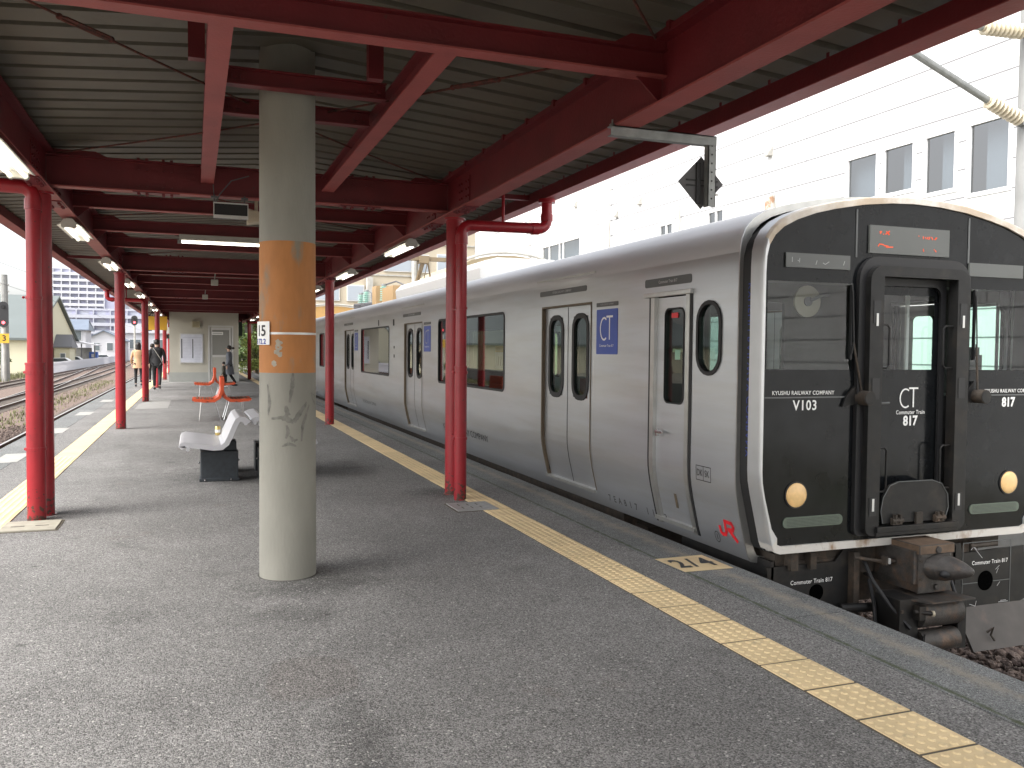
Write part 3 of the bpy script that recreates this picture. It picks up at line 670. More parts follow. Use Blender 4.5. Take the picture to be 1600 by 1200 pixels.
# ---- drainpipes
def arc(c, r, a0, a1, plane='xz', n=8):
    out = []
    for k in range(n+1):
        a = R(a0+(a1-a0)*k/n); out.append((c[0]+r*math.cos(a), c[1], c[2]+r*math.sin(a)))
    return out
def drainpipe(x, y, sgn, r, zh, xg, label, base_r, sock_z, grp='red drainpipes'):
    t = thing('drainpipe', label, 'drainpipe', (x, y, 0), grp)
    pts = [(x, y, 0.0), (x, y, zh-0.09)]
    c = (x+sgn*0.09, y, zh-0.09)
    pts += [(c[0]-sgn*0.09*math.cos(R(a)), y, c[2]+0.09*math.sin(R(a))) for a in (15, 30, 45, 60, 75, 90)]
    pts += [(xg-sgn*0.09, y, zh+0.01)]
    pts += [(xg-sgn*0.09+sgn*0.09*math.sin(R(a)), y, zh+0.10-0.09*math.cos(R(a))) for a in (15, 30, 45, 60, 75, 90)]
    pts += [(xg, y, 3.06)]
    MB().tube(pts, r, 20).build('pipe', M_RED, t, smooth=True)
    mb = MB()
    mb.tube([(x, y, zh-0.19), (x, y, zh-0.10)], r+0.008, 20); mb.tube([(xg-sgn*0.17, y, zh+0.005), (xg-sgn*0.09, y, zh+0.01)], r+0.008, 20)
    mb.tube([(xg, y, zh+0.09), (xg, y, zh+0.16)], r+0.008, 20); mb.tube([(xg, y, 3.02), (xg, y, 3.058)], r+0.035, 20)
    mb.tube([(x, y, 0.0), (x, y, sock_z)], base_r, 20); mb.tube([(x, y, sock_z-0.005), (x, y, sock_z+0.012)], base_r+0.004, 20)
    build_each(mb, 'socket', M_RED, t, smooth=True)
    for z in (0.62, 1.28, 1.92):
        mb = MB(); mb.tube([(x, y, z-0.012), (x, y, z+0.012)], (base_r if z < sock_z else r)+0.007, 20); mb.box(x-0.01, x+0.01, y, y+0.3, z-0.01, z+0.01)
        mb.sphere((x-(r+0.02), y-0.01, z), 0.012, n=6, mrings=4); mb.build('pipe_clamp', M_RED, t)
    mb = MB().tube([((x+xg)/2-0.02*sgn, y, zh), ((x+xg)/2-0.02*sgn, y, 3.25)], 0.016, 8); mb.build('hanger', M_RED, t)
drainpipe(PXR-0.002, 8.28, 1, 0.055, 2.745, 3.42, 'red drainpipe clamped in front of the nearest right post', 0.062, 1.33)
drainpipe(PXL-0.02, 8.40, -1, 0.060, 2.86, -2.2, 'red drainpipe clamped in front of the nearest left post', 0.075, 1.35)
drainpipe(PXL-0.02, 26.0, -1, 0.055, 2.80, -2.2, 'red drainpipe at the third post on the left side', 0.058, 1.3)
drainpipe(PXR-0.002, 43.5, 1, 0.055, 2.75, 3.42, 'red drainpipe at the far right post beyond the shelter', 0.058, 1.3)
# ---- fluorescent fixtures
def fixture(x, y, z, label, grp, rot=0):
    t = thing('fluorescent_light', label, 'light fixture', (x, y, z), grp)
    mb = MB(); mb.box(x-0.025, x+0.025, y-0.62, y+0.62, z-0.05, z)
    poly = [(x-0.025, z-0.012), (x-0.12, z-0.075), (x-0.115, z-0.08), (x, z-0.03), (x+0.115, z-0.08), (x+0.12, z-0.075), (x+0.025, z-0.012)]
    mb.prism(poly, 'y', y-0.60, y+0.60)
    mb.build('reflector', M_FIX, t)
    for s in (-1, 1):
        mb = MB().prism([(x-0.045, z-0.015), (x+0.045, z-0.015), (x+0.075, z-0.06), (x+0.05, z-0.10), (x-0.05, z-0.10), (x-0.075, z-0.06)], 'y', y+s*0.60, y+s*0.66)
        for q in (-1, 1): mb.tube([(x+q*0.05, y+s*0.60, z-0.085), (x+q*0.05, y+s*0.655, z-0.085)], 0.024, 12)
        mb.build('end_cap', M_FIX, t)
        MB().tube([(x+s*0.05, y-0.6, z-0.085), (x+s*0.05, y+0.6, z-0.085)], 0.0135, 10).build('tube', M_TUBE, t, smooth=True)
    return t
f0 = fixture(-1.22, 6.75, 2.855, 'lit twin-tube light cut off by the left picture edge, nearest on the left beam', 'twin-tube lights under the left beam')
LY = [10.8, 14.95, 19.2, 23.3, 27.6, 31.5, 36.0, 40.1]
nth = ['second', 'third', 'fourth', 'fifth', 'sixth', 'seventh', 'eighth', 'ninth']
for i, y in enumerate(LY): dup(f0, (-1.22, y, 2.855), 0, nth[i]+' lit twin-tube light from the camera under the left beam')
RY = [10.95, 15.15, 19.3, 23.5, 27.7, 31.8, 36.1, 40.2]
nthr = ['nearest', 'second', 'third', 'fourth', 'fifth', 'sixth', 'seventh', 'eighth']
for i, y in enumerate(RY): dup(f0, (2.49, y, 2.855), 0, nthr[i]+' lit twin-tube light from the camera under the right beam', 'twin-tube lights under the right beam')
t = thing('fluorescent_light', 'single lit tube running crosswise behind the concrete column', 'light fixture', (0.45, 12.45, 3.0))
MB().box(-0.17, 1.07, 12.42, 12.48, 2.945, 3.018).build('housing', M_FIX, t)
MB().tube([(-0.14, 12.45, 2.92), (1.04, 12.45, 2.92)], 0.017, 10).build('tube', M_TUBE, t, smooth=True)
mb = MB(); mb.box(-0.19, -0.15, 12.425, 12.475, 2.90, 2.945); mb.box(1.05, 1.09, 12.425, 12.475, 2.90, 2.945); build_each(mb, 'tube_holder', M_GALV, t)
# ---- hung display box
t = thing('hanging_monitor', 'small dark framed screen hung under the nearest cross beam', 'display', (0.33, 8.55, 2.7))
MB().box(0.185, 0.485, 8.50, 8.62, 2.715, 2.845).build('case', M_DGRY, t)
mb = MB(); mb.box(0.18, 0.49, 8.488, 8.50, 2.838, 2.85); mb.box(0.18, 0.49, 8.488, 8.50, 2.705, 2.735); mb.box(0.18, 0.188, 8.488, 8.50, 2.735, 2.838); mb.box(0.482, 0.49, 8.488, 8.50, 2.735, 2.838); mb.build('frame', M_ALU, t)
MB().box(0.188, 0.482, 8.492, 8.50, 2.735, 2.838).build('screen', M_RUB, t)
mb = MB()
for x in (0.19, 0.46): mb.tube([(x, 8.57, 2.83), (x, 8.57, 2.93)], 0.008, 6); mb.box(x-0.03, x+0.03, 8.53, 8.60, 2.895, 2.912)
mb.tube([(0.2, 8.53, 2.85), (0.24, 8.52, 2.93), (0.34, 8.53, 3.06), (0.5, 8.55, 3.12)], 0.006, 6)
mb.tube([(0.19, 8.57, 2.9), (0.18, 8.56, 3.02)], 0.004, 6); build_each(mb, 'hanger', M_DGRY, t)
t = thing('speaker_horn', 'beige loudspeaker half hidden behind the concrete column', 'loudspeaker', (0.56, 8.9, 2.7))
mb = MB(); mb.prism([(0.50, 2.72), (0.66, 2.74), (0.66, 2.82), (0.50, 2.86)], 'y', 8.8, 9.0); mb.build('horn', M_PORC, t, bevel=0.01)
MB().box(0.57, 0.6, 8.85, 8.9, 2.80, 2.95).build('bracket', M_PORC, t)
for (x, y, lab) in ((0.42, 19.0, 'small white box lamp under the roof before the shelter'), (0.30, 24.4, 'small white box hung deeper under the dark roof')):
    t = thing('ceiling_box', lab, 'ceiling box', (x, y, 2.9)); MB().box(x-0.07, x+0.07, y-0.06, y+0.06, 2.80, 2.92).build('case', M_FIX, t, bevel=0.01); MB().tube([(x, y, 2.92), (x+0.03, y, 3.2)], 0.012, 6).build('stem', M_FIX, t)

# ---- diamond sign on its bracket
t = thing('hanging_diamond_sign', 'dark diamond plate seen from behind on a galvanised bracket', 'sign', (2.6, 4.74, 2.86))
mb = MB(); mb.box(2.36, 3.10, 4.715, 4.72, 2.80, 2.86); mb.box(2.36, 3.10, 4.715, 4.77, 2.853, 2.86); mb.box(2.36, 3.1, 4.72, 4.765, 2.80, 2.805)
mb.build('arm', M_GALV, t)
mb = MB(); mb.box(3.045, 3.05, 4.72, 4.77, 2.42, 2.853); mb.box(3.045, 3.10, 4.72, 4.725, 2.42, 2.853); mb.box(3.095, 3.10, 4.72, 4.76, 2.42, 2.853); mb.build('upright', M_GALV, t)
mb = MB()
for k in range(7): mb.tube([(3.07, 4.7175, 2.47+k*0.055), (3.07, 4.722, 2.47+k*0.055)], 0.006, 8)
mb.build('bolt_holes', M_RUB, t)
dc = (3.028, 4.778, 2.575); h = 0.165
mb = MB().prism([(dc[0]-h, dc[2]), (dc[0], dc[2]-h), (dc[0]+h, dc[2]), (dc[0], dc[2]+h)], 'y', 4.775, 4.782); dp = mb.build('plate', M_DGRY, t)
mb = MB()
for z in (2.552, 2.585): mb.box(dc[0]-0.11, dc[0]+0.12, 4.768, 4.775, z, z+0.008)
mb.box(2.99, 3.02, 4.765, 4.775, 2.44, 2.70); mb.build('rib', M_RUB, dp)
mb = MB().box(3.11, 3.15, 4.766, 4.774, 2.50, 2.515); mb.build('sticker', M_WHT, dp)
mb = MB()
for (x, y) in ((2.38, 4.74), (2.55, 4.74)): mb.tube([(x, y, 2.85), (x, y, 2.90)], 0.006, 6); mb.box(x-0.015, x+0.015, y-0.012, y+0.012, 2.86, 2.873)
build_each(mb, 'bolt', M_GALV, t)

# ================================================================== CONCRETE COLUMN
colx, coly, cr = 0.585, 5.872, 0.184
t = thing('concrete_column', 'round concrete column with an orange painted band', 'column', (colx, coly, 0))
def rad(z): return cr-0.0022*z
mb = MB(); zs = [0, 1.345]; mb.tube([(colx, coly, z) for z in (0, 0.6, 1.345)], 0, 56, radii=[rad(0), rad(0.6), rad(1.345)])
mb.tube([(colx, coly, z) for z in (2.19, 2.8, 6.5)], 0, 56, radii=[rad(2.19), rad(2.8), rad(6.5)])
mb.build('shaft', M_CONC, t, smooth=True)
MB().tube([(colx, coly, z) for z in (1.345, 1.7, 2.19)], 0, 56, radii=[rad(1.345)+0.0006, rad(1.7)+0.0006, rad(2.19)+0.0006]).build('painted_band', M_ORNG, t, smooth=True)
MB().tube([(colx, coly, -0.01), (colx, coly, 0.003)], 0.195, 40).build('footing', mat('dirty_collar', (0.10, 0.095, 0.088), 0.9, var=0.3, vscale=30), t)
def on_col(a, z, d=0.002):   # a: angle in degrees, 0 = towards the camera, + to the right in view
    th = math.atan2(-coly, -colx)+R(a); r = rad(z)+d; return (colx+r*math.cos(th), coly+r*math.sin(th), z)
# bracket band and number plate
mb = MB()
for k in range(36):
    a0, a1 = -180+10*k, -170+10*k
    for (za, zb) in ((1.592, 1.606),): mb.face([on_col(a0, za, 0.004), on_col(a1, za, 0.004), on_col(a1, zb, 0.004), on_col(a0, zb, 0.004)])
mb.build('strap', M_ALU, t)
pl = MB(); N_ = 12
for k in range(N_):
    a0, a1 = -124+(-36+124)*k/N_, -124+(-36+124)*(k+1)/N_
    pl.face([on_col(a0, 1.525, 0.012), on_col(a1, 1.525, 0.012), on_col(a1, 1.675, 0.012), on_col(a0, 1.675, 0.012)])
pl = pl.build('number_plate', M_WHT, t)
def colF(a_c, zc, d=0.014): return lambda u, v: on_col(a_c+math.degrees(u/cr), zc+v, d)
text('lettering', '15', 0.098, colF(-59, 1.612), M_BLKT, pl, bold=0.002)
text('lettering', '8 72.2', 0.046, colF(-62, 1.545), M_BLUET, pl, bold=0.001)
# dark smudges and scratched marks on the shaft
rng = random.Random(9)
def smear(pts, wd, m_, d=0.0015):
    mb = MB(); L_ = []
    P = []
    for i in range(len(pts)-1):
        for k in range(6):
            f = k/6; P.append((pts[i][0]*(1-f)+pts[i+1][0]*f, pts[i][1]*(1-f)+pts[i+1][1]*f))
    P.append(pts[-1])
    for i, (a, z) in enumerate(P):
        ww = wd*(0.35+0.65*math.sin(math.pi*(i+0.5)/len(P)))*rng.uniform(0.75, 1.25); L_.append((a, z, ww))
    for i in range(len(L_)-1):
        (a0, z0, w0), (a1, z1, w1) = L_[i], L_[i+1]
        dx, dz = (a1-a0)*cr*math.pi/180, z1-z0; ln = max(1e-6, math.hypot(dx, dz)); nx, nz = -dz/ln, dx/ln
        mb.face([on_col(a0+math.degrees(nx*w0/cr), z0+nz*w0, d), on_col(a1+math.degrees(nx*w1/cr), z1+nz*w1, d), on_col(a1-math.degrees(nx*w1/cr), z1-nz*w1, d), on_col(a0-math.degrees(nx*w0/cr), z0-nz*w0, d)])
    mb.build('smudge', m_, t)
def axz(px, py):   # spot on the shaft measured on the photograph, as (angle, height)
    return (math.degrees(math.asin(max(-1, min(1, (px-449)/45.0)))), 1.5-(py-543.5)*0.004218)
M_SMUD = mat('soft_smudge', (0.17, 0.165, 0.145), 0.85, var=0.25, vscale=30)
for pts, wd in (([(457, 580), (456, 600), (452, 625)], 0.008), ([(418, 598), (421, 625), (419, 645)], 0.007), ([(424, 650), (440, 648), (458, 655), (468, 640), (478, 625)], 0.009),
                ([(482, 630), (472, 660), (470, 685)], 0.006), ([(478, 628), (465, 645), (460, 655)], 0.008), ([(446, 630), (449, 645), (440, 652)], 0.010), ([(447, 660), (450, 670), (446, 680)], 0.007),
                ([(440, 692), (450, 688), (462, 692)], 0.006), ([(452, 676), (458, 684), (464, 682)], 0.006)):
    smear([axz(*q) for q in pts], wd*1.7, M_SMUD)
for pts in (([(485, 611), (492, 618), (491, 630), (488, 622), (485, 611)]),): smear([axz(*q) for q in pts], 0.0022, M_STAIN)
for pts, wd in (([(432, 530), (437, 538), (432, 545)], 0.014), ([(428, 548), (436, 549), (438, 556)], 0.010), ([(426, 562), (430, 570)], 0.010)): smear([axz(*q) for q in pts], wd*1.8, M_GLUE)

# ================================================================== TRAIN
TX = 4.98; HW = 1.33
PROF = [(1.12, -0.03), (1.19, -0.015), (1.215, 0.03), (1.245, 0.13), (1.30, 0.36), (1.318, 0.46), (1.327, 0.53), (1.33, 0.60), (1.33, 1.0), (1.33, 1.6), (1.33, 2.12),
        (1.326, 2.22), (1.312, 2.31), (1.28, 2.39), (1.22, 2.46), (1.12, 2.52), (0.98, 2.565), (0.8, 2.605), (0.55, 2.65), (0.28, 2.675), (0.0, 2.685)]
def hw_at(z):
    for (a, za), (b, zb) in zip(PROF, PROF[1:]):
        if za <= z <= zb and z < 2.685: return a+(b-a)*(z-za)/(zb-za) if zb > za else a
    return PROF[0][0]
def shell(y0, y1, openings, mb, sgn):
    zs = sorted(set([z for _, z in PROF]+[q for o_ in openings for q in (o_[2], o_[3])]))
    ys = sorted(set([y0, y1]+[q for o_ in openings for q in (o_[0], o_[1])]+list(np.arange(y0+1, y1, 1.0).round(3))))
    idx = {}; vs = []
    for i, y in enumerate(ys):
        for j, z in enumerate(zs):
            hw = 0.0 if z >= 2.6849 else hw_at(z)
            idx[i, j] = len(vs); vs.append((TX+sgn*hw, y, z))
    fs = []
    for i in range(len(ys)-1):
        for j in range(len(zs)-1):
            yc, zc = (ys[i]+ys[i+1])/2, (zs[j]+zs[j+1])/2
            if any(o_[0] < yc < o_[1] and o_[2] < zc < o_[3] for o_ in openings): continue
            q = (idx[i, j], idx[i+1, j], idx[i+1, j+1], idx[i, j+1]); fs.append((q if sgn < 0 else q[::-1], zc > 2.26))
    b0 = len(mb.v); mb.v += vs
    for q, top in fs: mb.f.append(tuple(k+b0 for k in q)); mb.mi.append(1 if top else 0)
def windowset(car, yc, zc, w_, h, r, sgn, name, g_, rim=0.03, depth=0.05, proud=0.008, xoff=0.0, parts_parent=None, filler=None):
    """rounded window in an opening of the side wall; opening is the inner w x h box"""
    par = parts_parent or car
    X = lambda d: TX+sgn*(HW+d+xoff)
    F = lambda u, v, d: (X(d), u, v)
    pi = rrect(yc, zc, w_, h, r); pc = rrect_corner(yc, zc, w_, h)
    mb = MB()
    n = len(pi)
    for i in range(n):
        j = (i+1) % n
        if (Vector(pc[i])-Vector(pi[i])).length > 1e-5 or (Vector(pc[j])-Vector(pi[j])).length > 1e-5:
            mb.face([F(*pc[i], 0.0005), F(*pc[j], 0.0005), F(*pi[j], 0.0005), F(*pi[i], 0.0005)])
    if mb.f: mb.build('window_surround', filler or M_STEEL, par)
    po = rrect(yc, zc, w_+2*rim, h+2*rim, r+rim)
    mb = MB(); ring(mb, po, pi, F, 0.0, proud)
    for i in range(n):
        j = (i+1) % n; mb.face([F(*pi[i], proud), F(*pi[j], proud), F(*pi[j], -depth), F(*pi[i], -depth)])
    wf = mb.build(name, M_RUB, par, smooth=False)
    MB().face([F(*q, -0.012) for q in pi]).build('pane', g_, wf)
    return wf

CABW = (5.47, 5.745, 1.355, 1.865); CABD = (5.87, 6.46); WINS = [(10.2, 13.26, 1.01, 1.96), (16.98, 19.98, 1.0, 1.95)]
FAR = {CABW: (5.32, 5.73, 1.34, 1.91), WINS[0]: (9.3, 13.26, 0.9, 1.96)}
DOORS = [(7.68, 8.92), (14.33, 15.63), (21.0, 22.32)]
def build_car(car, yb, ye, doors, wins, cabdoor, cabwin):
    ops = []
    for (a, b) in doors: ops.append((a, b, 0.13, 1.965))
    for (a, b, c, d) in wins: ops.append((a, b, c, d))
    if cabdoor: ops.append((*cabdoor, 0.10, 1.965))
    if cabwin: ops.append(cabwin)
    for sgn in (-1, 1):
        mb = MB(); shell(yb, ye, [FAR.get(o_, o_) if sgn > 0 else o_ for o_ in ops], mb, sgn); b_ = mb.build('body_shell', [M_STEEL, M_ROOFP], car, smooth=True, sharp=25)
    # floor, ceiling, end walls, far bulkhead
    mb = MB(); mb.box(TX-1.2, TX+1.2, yb+0.05, ye-0.02, 0.10, 0.17); mb.box(TX-1.24, TX+1.24, yb+0.05, ye-0.02, 2.25, 2.29)
    mb.box(TX-1.22, TX+1.22, ye-0.05, ye-0.01, 0.17, 2.5); mb.build('interior_lining', M_INT, car)
    # inner wall lining between the openings (keeps the cabin dark)
    for sgn in (-1, 1):
        mb = MB()
        xs = TX+sgn*1.235
        ys = sorted([(FAR.get(o_, o_) if sgn > 0 else o_) for o_ in ops]); cur = yb+0.05
        for (a, b, c, d) in ys:
            if a > cur: mb.box(xs-0.006, xs+0.006, cur, a, 0.17, 2.25)
            if c > 0.5: mb.box(xs-0.006, xs+0.006, a, b, 0.17, c-0.02)
            mb.box(xs-0.006, xs+0.006, a, b, d+0.02, 2.25); cur = max(cur, b)
        mb.box(xs-0.006, xs+0.006, cur, ye-0.02, 0.17, 2.25)
        mb.build('wall_lining', M_INT, car)
    mb = MB()
    for (a, b, c, d) in wins:
        for sgn in (-1, 1):
            mb.box(TX+sgn*0.75, TX+sgn*1.22, a+0.02, b-0.02, 0.5, 0.62); mb.box(TX+sgn*1.12, TX+sgn*1.22, a+0.02, b-0.02, 0.62, 1.05)
    if mb.f: build_each(mb, 'seat', M_SEAT, car)
    mb = MB(); mb.box(TX-0.06, TX+0.06, yb+2.4, ye-0.5, 2.23, 2.249); mb.build('added_interior_light', M_TEAL, car)  # unseen glowing strip, added under the ceiling to light the compartment
    # doors
    for (a, b) in doors:
        mid = (a+b)/2
        for sgn in (-1, 1):
            rec = -0.035
            for (c, d) in ((a, mid-0.004), (mid+0.004, b)):
                yc = (c+d)/2 + (0.03 if c > a+0.1 else -0.03)*0
                W, H, zc = 0.35, 0.83, 1.445
                op = (yc-W/2, yc+W/2, zc-H/2, zc+H/2)
                mb = MB(); zs = sorted(set([z for _, z in PROF if 0.12 < z < 1.97]+[0.12, 1.97, op[2], op[3]])); ys = [c, op[0], op[1], d]
                for i in range(3):
                    for j in range(len(zs)-1):
                        if i == 1 and op[2]-1e-6 <= zs[j] < op[3]-1e-6: continue
                        q = [(TX+sgn*(hw_at(z)+rec), y, z) for (y, z) in ((ys[i], zs[j]), (ys[i+1], zs[j]), (ys[i+1], zs[j+1]), (ys[i], zs[j+1]))]
                        mb.face(q if sgn < 0 else q[::-1])
                leaf = mb.build('door_leaf', M_STEEL, car)
                windowset(car, yc, zc, W-0.05, H-0.05, 0.11, sgn, 'door_window', M_GLASS, rim=0.025+0.028, xoff=rec, parts_parent=leaf)
            # jambs, seals, top
            mb = MB(); mb.cur = 0
            for (yy, s) in ((a, 1), (b, -1)):
                for j in range(len(PROF)-1):
                    z0, z1 = max(0.13, PROF[j][1]), min(1.965, PROF[j+1][1])
                    if z1 <= z0: continue
                    mb.face([(TX+sgn*(hw_at(z0)+0.004), yy, z0), (TX+sgn*(hw_at(z1)+0.004), yy, z1), (TX+sgn*(hw_at(z1)-0.06), yy, z1), (TX+sgn*(hw_at(z0)-0.06), yy, z0)])
                    w2 = 0.022
                    mb.face([(TX+sgn*(hw_at(z0)+0.004), yy-s*w2, z0), (TX+sgn*(hw_at(z1)+0.004), yy-s*w2, z1), (TX+sgn*(hw_at(z1)+0.004), yy, z1), (TX+sgn*(hw_at(z0)+0.004), yy, z0)])
            mb.box(TX+sgn*(HW-0.06), TX+sgn*(HW+0.004), a-0.02, b+0.02, 1.965, 1.985)
            jm = mb.build('door_frame', M_JAMB, car)
            mb = MB(); hwz = hw_at(0.12); mb.box(TX+sgn*(hwz-0.05), TX+sgn*(hwz+0.022), a+0.02, b+0.03, 0.10, 0.128); mb.build('door_sill', M_STEELD, car)
            mb = MB()
            for j in range(len(PROF)-1):
                z0, z1 = max(0.13, PROF[j][1]), min(1.96, PROF[j+1][1])
                if z1 > z0: mb.face([(TX+sgn*(hw_at(z0)+rec+0.002), mid-0.007, z0), (TX+sgn*(hw_at(z1)+rec+0.002), mid-0.007, z1), (TX+sgn*(hw_at(z1)+rec+0.002), mid+0.007, z1), (TX+sgn*(hw_at(z0)+rec+0.002), mid+0.007, z0)])
            mb.build('door_seal', M_RUB, car)
    for (a, b, c, d) in wins:
        for sgn in (-1, 1):
            if sgn > 0: a, b, c, d = FAR.get((a, b, c, d), (a, b, c, d))
            windowset(car, (a+b)/2, (c+d)/2, b-a, d-c, 0.05, sgn, 'side_window', M_GLASSP, rim=0.028, depth=0.07)

train = thing('train_car', 'front car of the silver commuter train with a black cab face', 'train car', (TX, 5.0, -1.0), 'cars of the silver commuter train')
build_car(train, 5.245, 25.0, DOORS, WINS, CABD, CABW)
for sgn in (-1, 1):
    if sgn < 0: windowset(train, 5.607, 1.61, 0.275, 0.51, 0.135, sgn, 'cab_side_window', M_GLASS, rim=0.03, proud=0.012)
    else: windowset(train, 5.525, 1.625, 0.41, 0.57, 0.07, sgn, 'cab_side_window', M_GLASS, rim=0.03, proud=0.012)
    # cab door with its own frame
    X = lambda z, d: TX+sgn*(hw_at(z)+d)
    a, b = CABD; op = (6.0, 6.28, 1.09, 1.85)
    mb = MB(); zs = sorted(set([z for _, z in PROF if 0.10 < z < 1.95]+[0.10, 1.95, op[2], op[3]])); ys = [a+0.06, op[0], op[1], b-0.04]
    for i in range(3):
        for j in range(len(zs)-1):
            if i == 1 and op[2]-1e-6 <= zs[j] < op[3]-1e-6: continue
            q = [(X(z, -0.02), y, z) for (y, z) in ((ys[i], zs[j]), (ys[i+1], zs[j]), (ys[i+1], zs[j+1]), (ys[i], zs[j+1]))]
            mb.face(q if sgn < 0 else q[::-1])
    leaf = mb.build('cab_door', M_STEEL, train)
    windowset(train, 6.14, 1.47, 0.28, 0.76, 0.05, sgn, 'door_window', M_GLASS, rim=0.012, xoff=-0.02, parts_parent=leaf)
    mb = MB(); mb.box(X(1, 0.0), X(1, 0.028), 6.325, 6.345, 0.80, 0.86); mb.box(X(1, 0.015), X(1, 0.03), 6.24, 6.36, 0.825, 0.848); mb.build('handle', M_CHR, leaf, bevel=0.003)
    mb = MB(); z0, z1 = 0.22, 0.34
    mb.face([(X(z0, -0.017), 6.13, z0), (X(z1, -0.017), 6.13, z1), (X(z1, -0.017), 6.17, z1), (X(z0, -0.017), 6.17, z0)]); mb.build('grab_recess', M_JAMB, leaf)
    # posts and dark gaps each side, following the wall
    for (ya, yb2, m_, d, nm) in ((a-0.03, a, M_RUB, 0.006, 'door_gap'), (a, a+0.055, M_STEELD, 0.012, 'door_post'), (b-0.04, b+0.02, M_STEELD, 0.012, 'door_post'), (b+0.02, b+0.055, M_RUB, 0.006, 'door_gap')):
        mb = MB(); zz = sorted(set([0.05]+[z for _, z in PROF if 0.05 < z < 1.96]+[1.96]))
        for j in range(len(zz)-1):
            z0, z1 = zz[j], zz[j+1]
            A = [(X(z0, d), ya, z0), (X(z0, d), yb2, z0), (X(z1, d), yb2, z1), (X(z1, d), ya, z1)]
            B = [(X(z0, -0.03), ya, z0), (X(z0, -0.03), yb2, z0), (X(z1, -0.03), yb2, z1), (X(z1, -0.03), ya, z1)]
            mb.face(A); mb.face([A[0], A[3], B[3], B[0]]); mb.face([A[1], A[2], B[2], B[1]])
        mb.build(nm, m_, train)
    mb = MB(); mb.box(X(1.97, 0), X(1.97, 0.035), 5.83, 6.57, 1.958, 1.995); mb.build('rain_hood', M_STEELD, train, bevel=0.004)
    hwz = hw_at(0.08); mb = MB(); mb.box(TX+sgn*(hwz-0.03), TX+sgn*(hwz+0.03), 5.88, 6.5, 0.075, 0.105); mb.build('door_step', M_STEELD, train)

# black recess and silver front fairing
def section(dh, dz, z_lo=0.10):
    """closed outline of the train's front, slightly scaled"""
    right = [(hw+dh, z+dz) for hw, z in [(1.16, 0.105), (1.205, 0.12), (1.225, 0.165), (1.245, 0.25), (1.305, 0.50), (1.325, 0.60), (1.33, 0.68), (1.33, 1.0), (1.33, 1.6), (1.33, 2.1), (1.325, 2.21), (1.305, 2.29), (1.26, 2.36), (1.19, 2.42), (1.08, 2.475), (0.92, 2.53), (0.75, 2.57), (0.5, 2.615), (0.25, 2.64), (0.0, 2.648)]]
    return right
def loop(dh, dz, y, fs=1.0):
    r = section(dh, dz); cz = 1.35
    pts = [(TX+hw*fs, y, cz+(z-cz)*fs) for hw, z in r]+[(TX-hw*fs, y, cz+(z-cz)*fs) for hw, z in reversed(r[:-1])]
    return pts
def loft(mb, A, B, closed=True):
    n = len(A); base = len(mb.v); mb.v += A+B
    for i in range(n if closed else n-1):
        j = (i+1) % n; mb.f.append((base+i, base+j, base+n+j, base+n+i)); mb.mi.append(mb.cur)
mb = MB(); loft(mb, loop(-0.022, -0.02, 5.07), loop(-0.022, -0.02, 5.27)); mb.build('recess_band', M_RUB, train, smooth=True)
mb = MB(); L1 = [(x, 5.235, z) for x, _, z in loop(0.0, 0.03, 0)]
# body end trim
E0, E1 = [], []
pr = [(TX-hw, z) for hw, z in PROF]+[(TX+hw, z) for hw, z in reversed(PROF[:-1])]
mb = MB()
A = [(x, 5.247, z) for x, z in pr]; B = [(x+(0.012 if x < TX else -0.012)*-1*0.5, 5.224, z) for x, z in pr]; C_ = [(TX+(x-TX)*0.965, 5.220, 1.3+(z-1.3)*0.965) for x, z in pr]
loft(mb, A, B); loft(mb, B, C_); mb.build('end_trim', M_STEELD, train, smooth=True)
# fairing: outer skin, rounded edge, front face rim, inner return
mb = MB()
O0 = loop(0.0, 0.0, 5.10); O1 = loop(0.0, 0.0, 4.985); O2 = loop(-0.003, -0.002, 4.966); O3 = loop(-0.010, -0.008, 4.957)
n = len(O0)
def inner(y):
    r = section(-0.022, 0); out = []
    for (hw, z) in r:
        if z < 0.17: out.append((min(hw, 1.175), max(z, 0.0)+0.046))
        elif z < 2.05: out.append((hw, z if z > 0.3 else z+0.03))
        else: out.append((hw if hw > 1.0 else hw, z-0.050))
    pts = [(TX+hw, y, z) for hw, z in out]+[(TX-hw, y, z) for hw, z in reversed(out[:-1])]
    return pts
I0 = inner(4.957); I1 = inner(4.985)
mb.cur = 0
loft(mb, O0, loop(-0.02, -0.02, 5.10))
for (P0, P1) in ((O0, O1), (O1, O2), (O2, O3), (O3, I0), (I0, I1)):
    base = len(mb.v); mb.v += P0+P1
    for i in range(n):
        j = (i+1) % n; zz = (P0[i][2]+P0[j][2])/2
        mb.f.append((base+i, base+j, base+n+j, base+n+i)); mb.mi.append(1 if zz > 2.30 and P0 is not O0 else (2 if zz < 0.17 else 0))
mb.build('front_frame', [M_FRAME, M_FRAMET, M_FRAMEB], train, smooth=True, sharp=40)
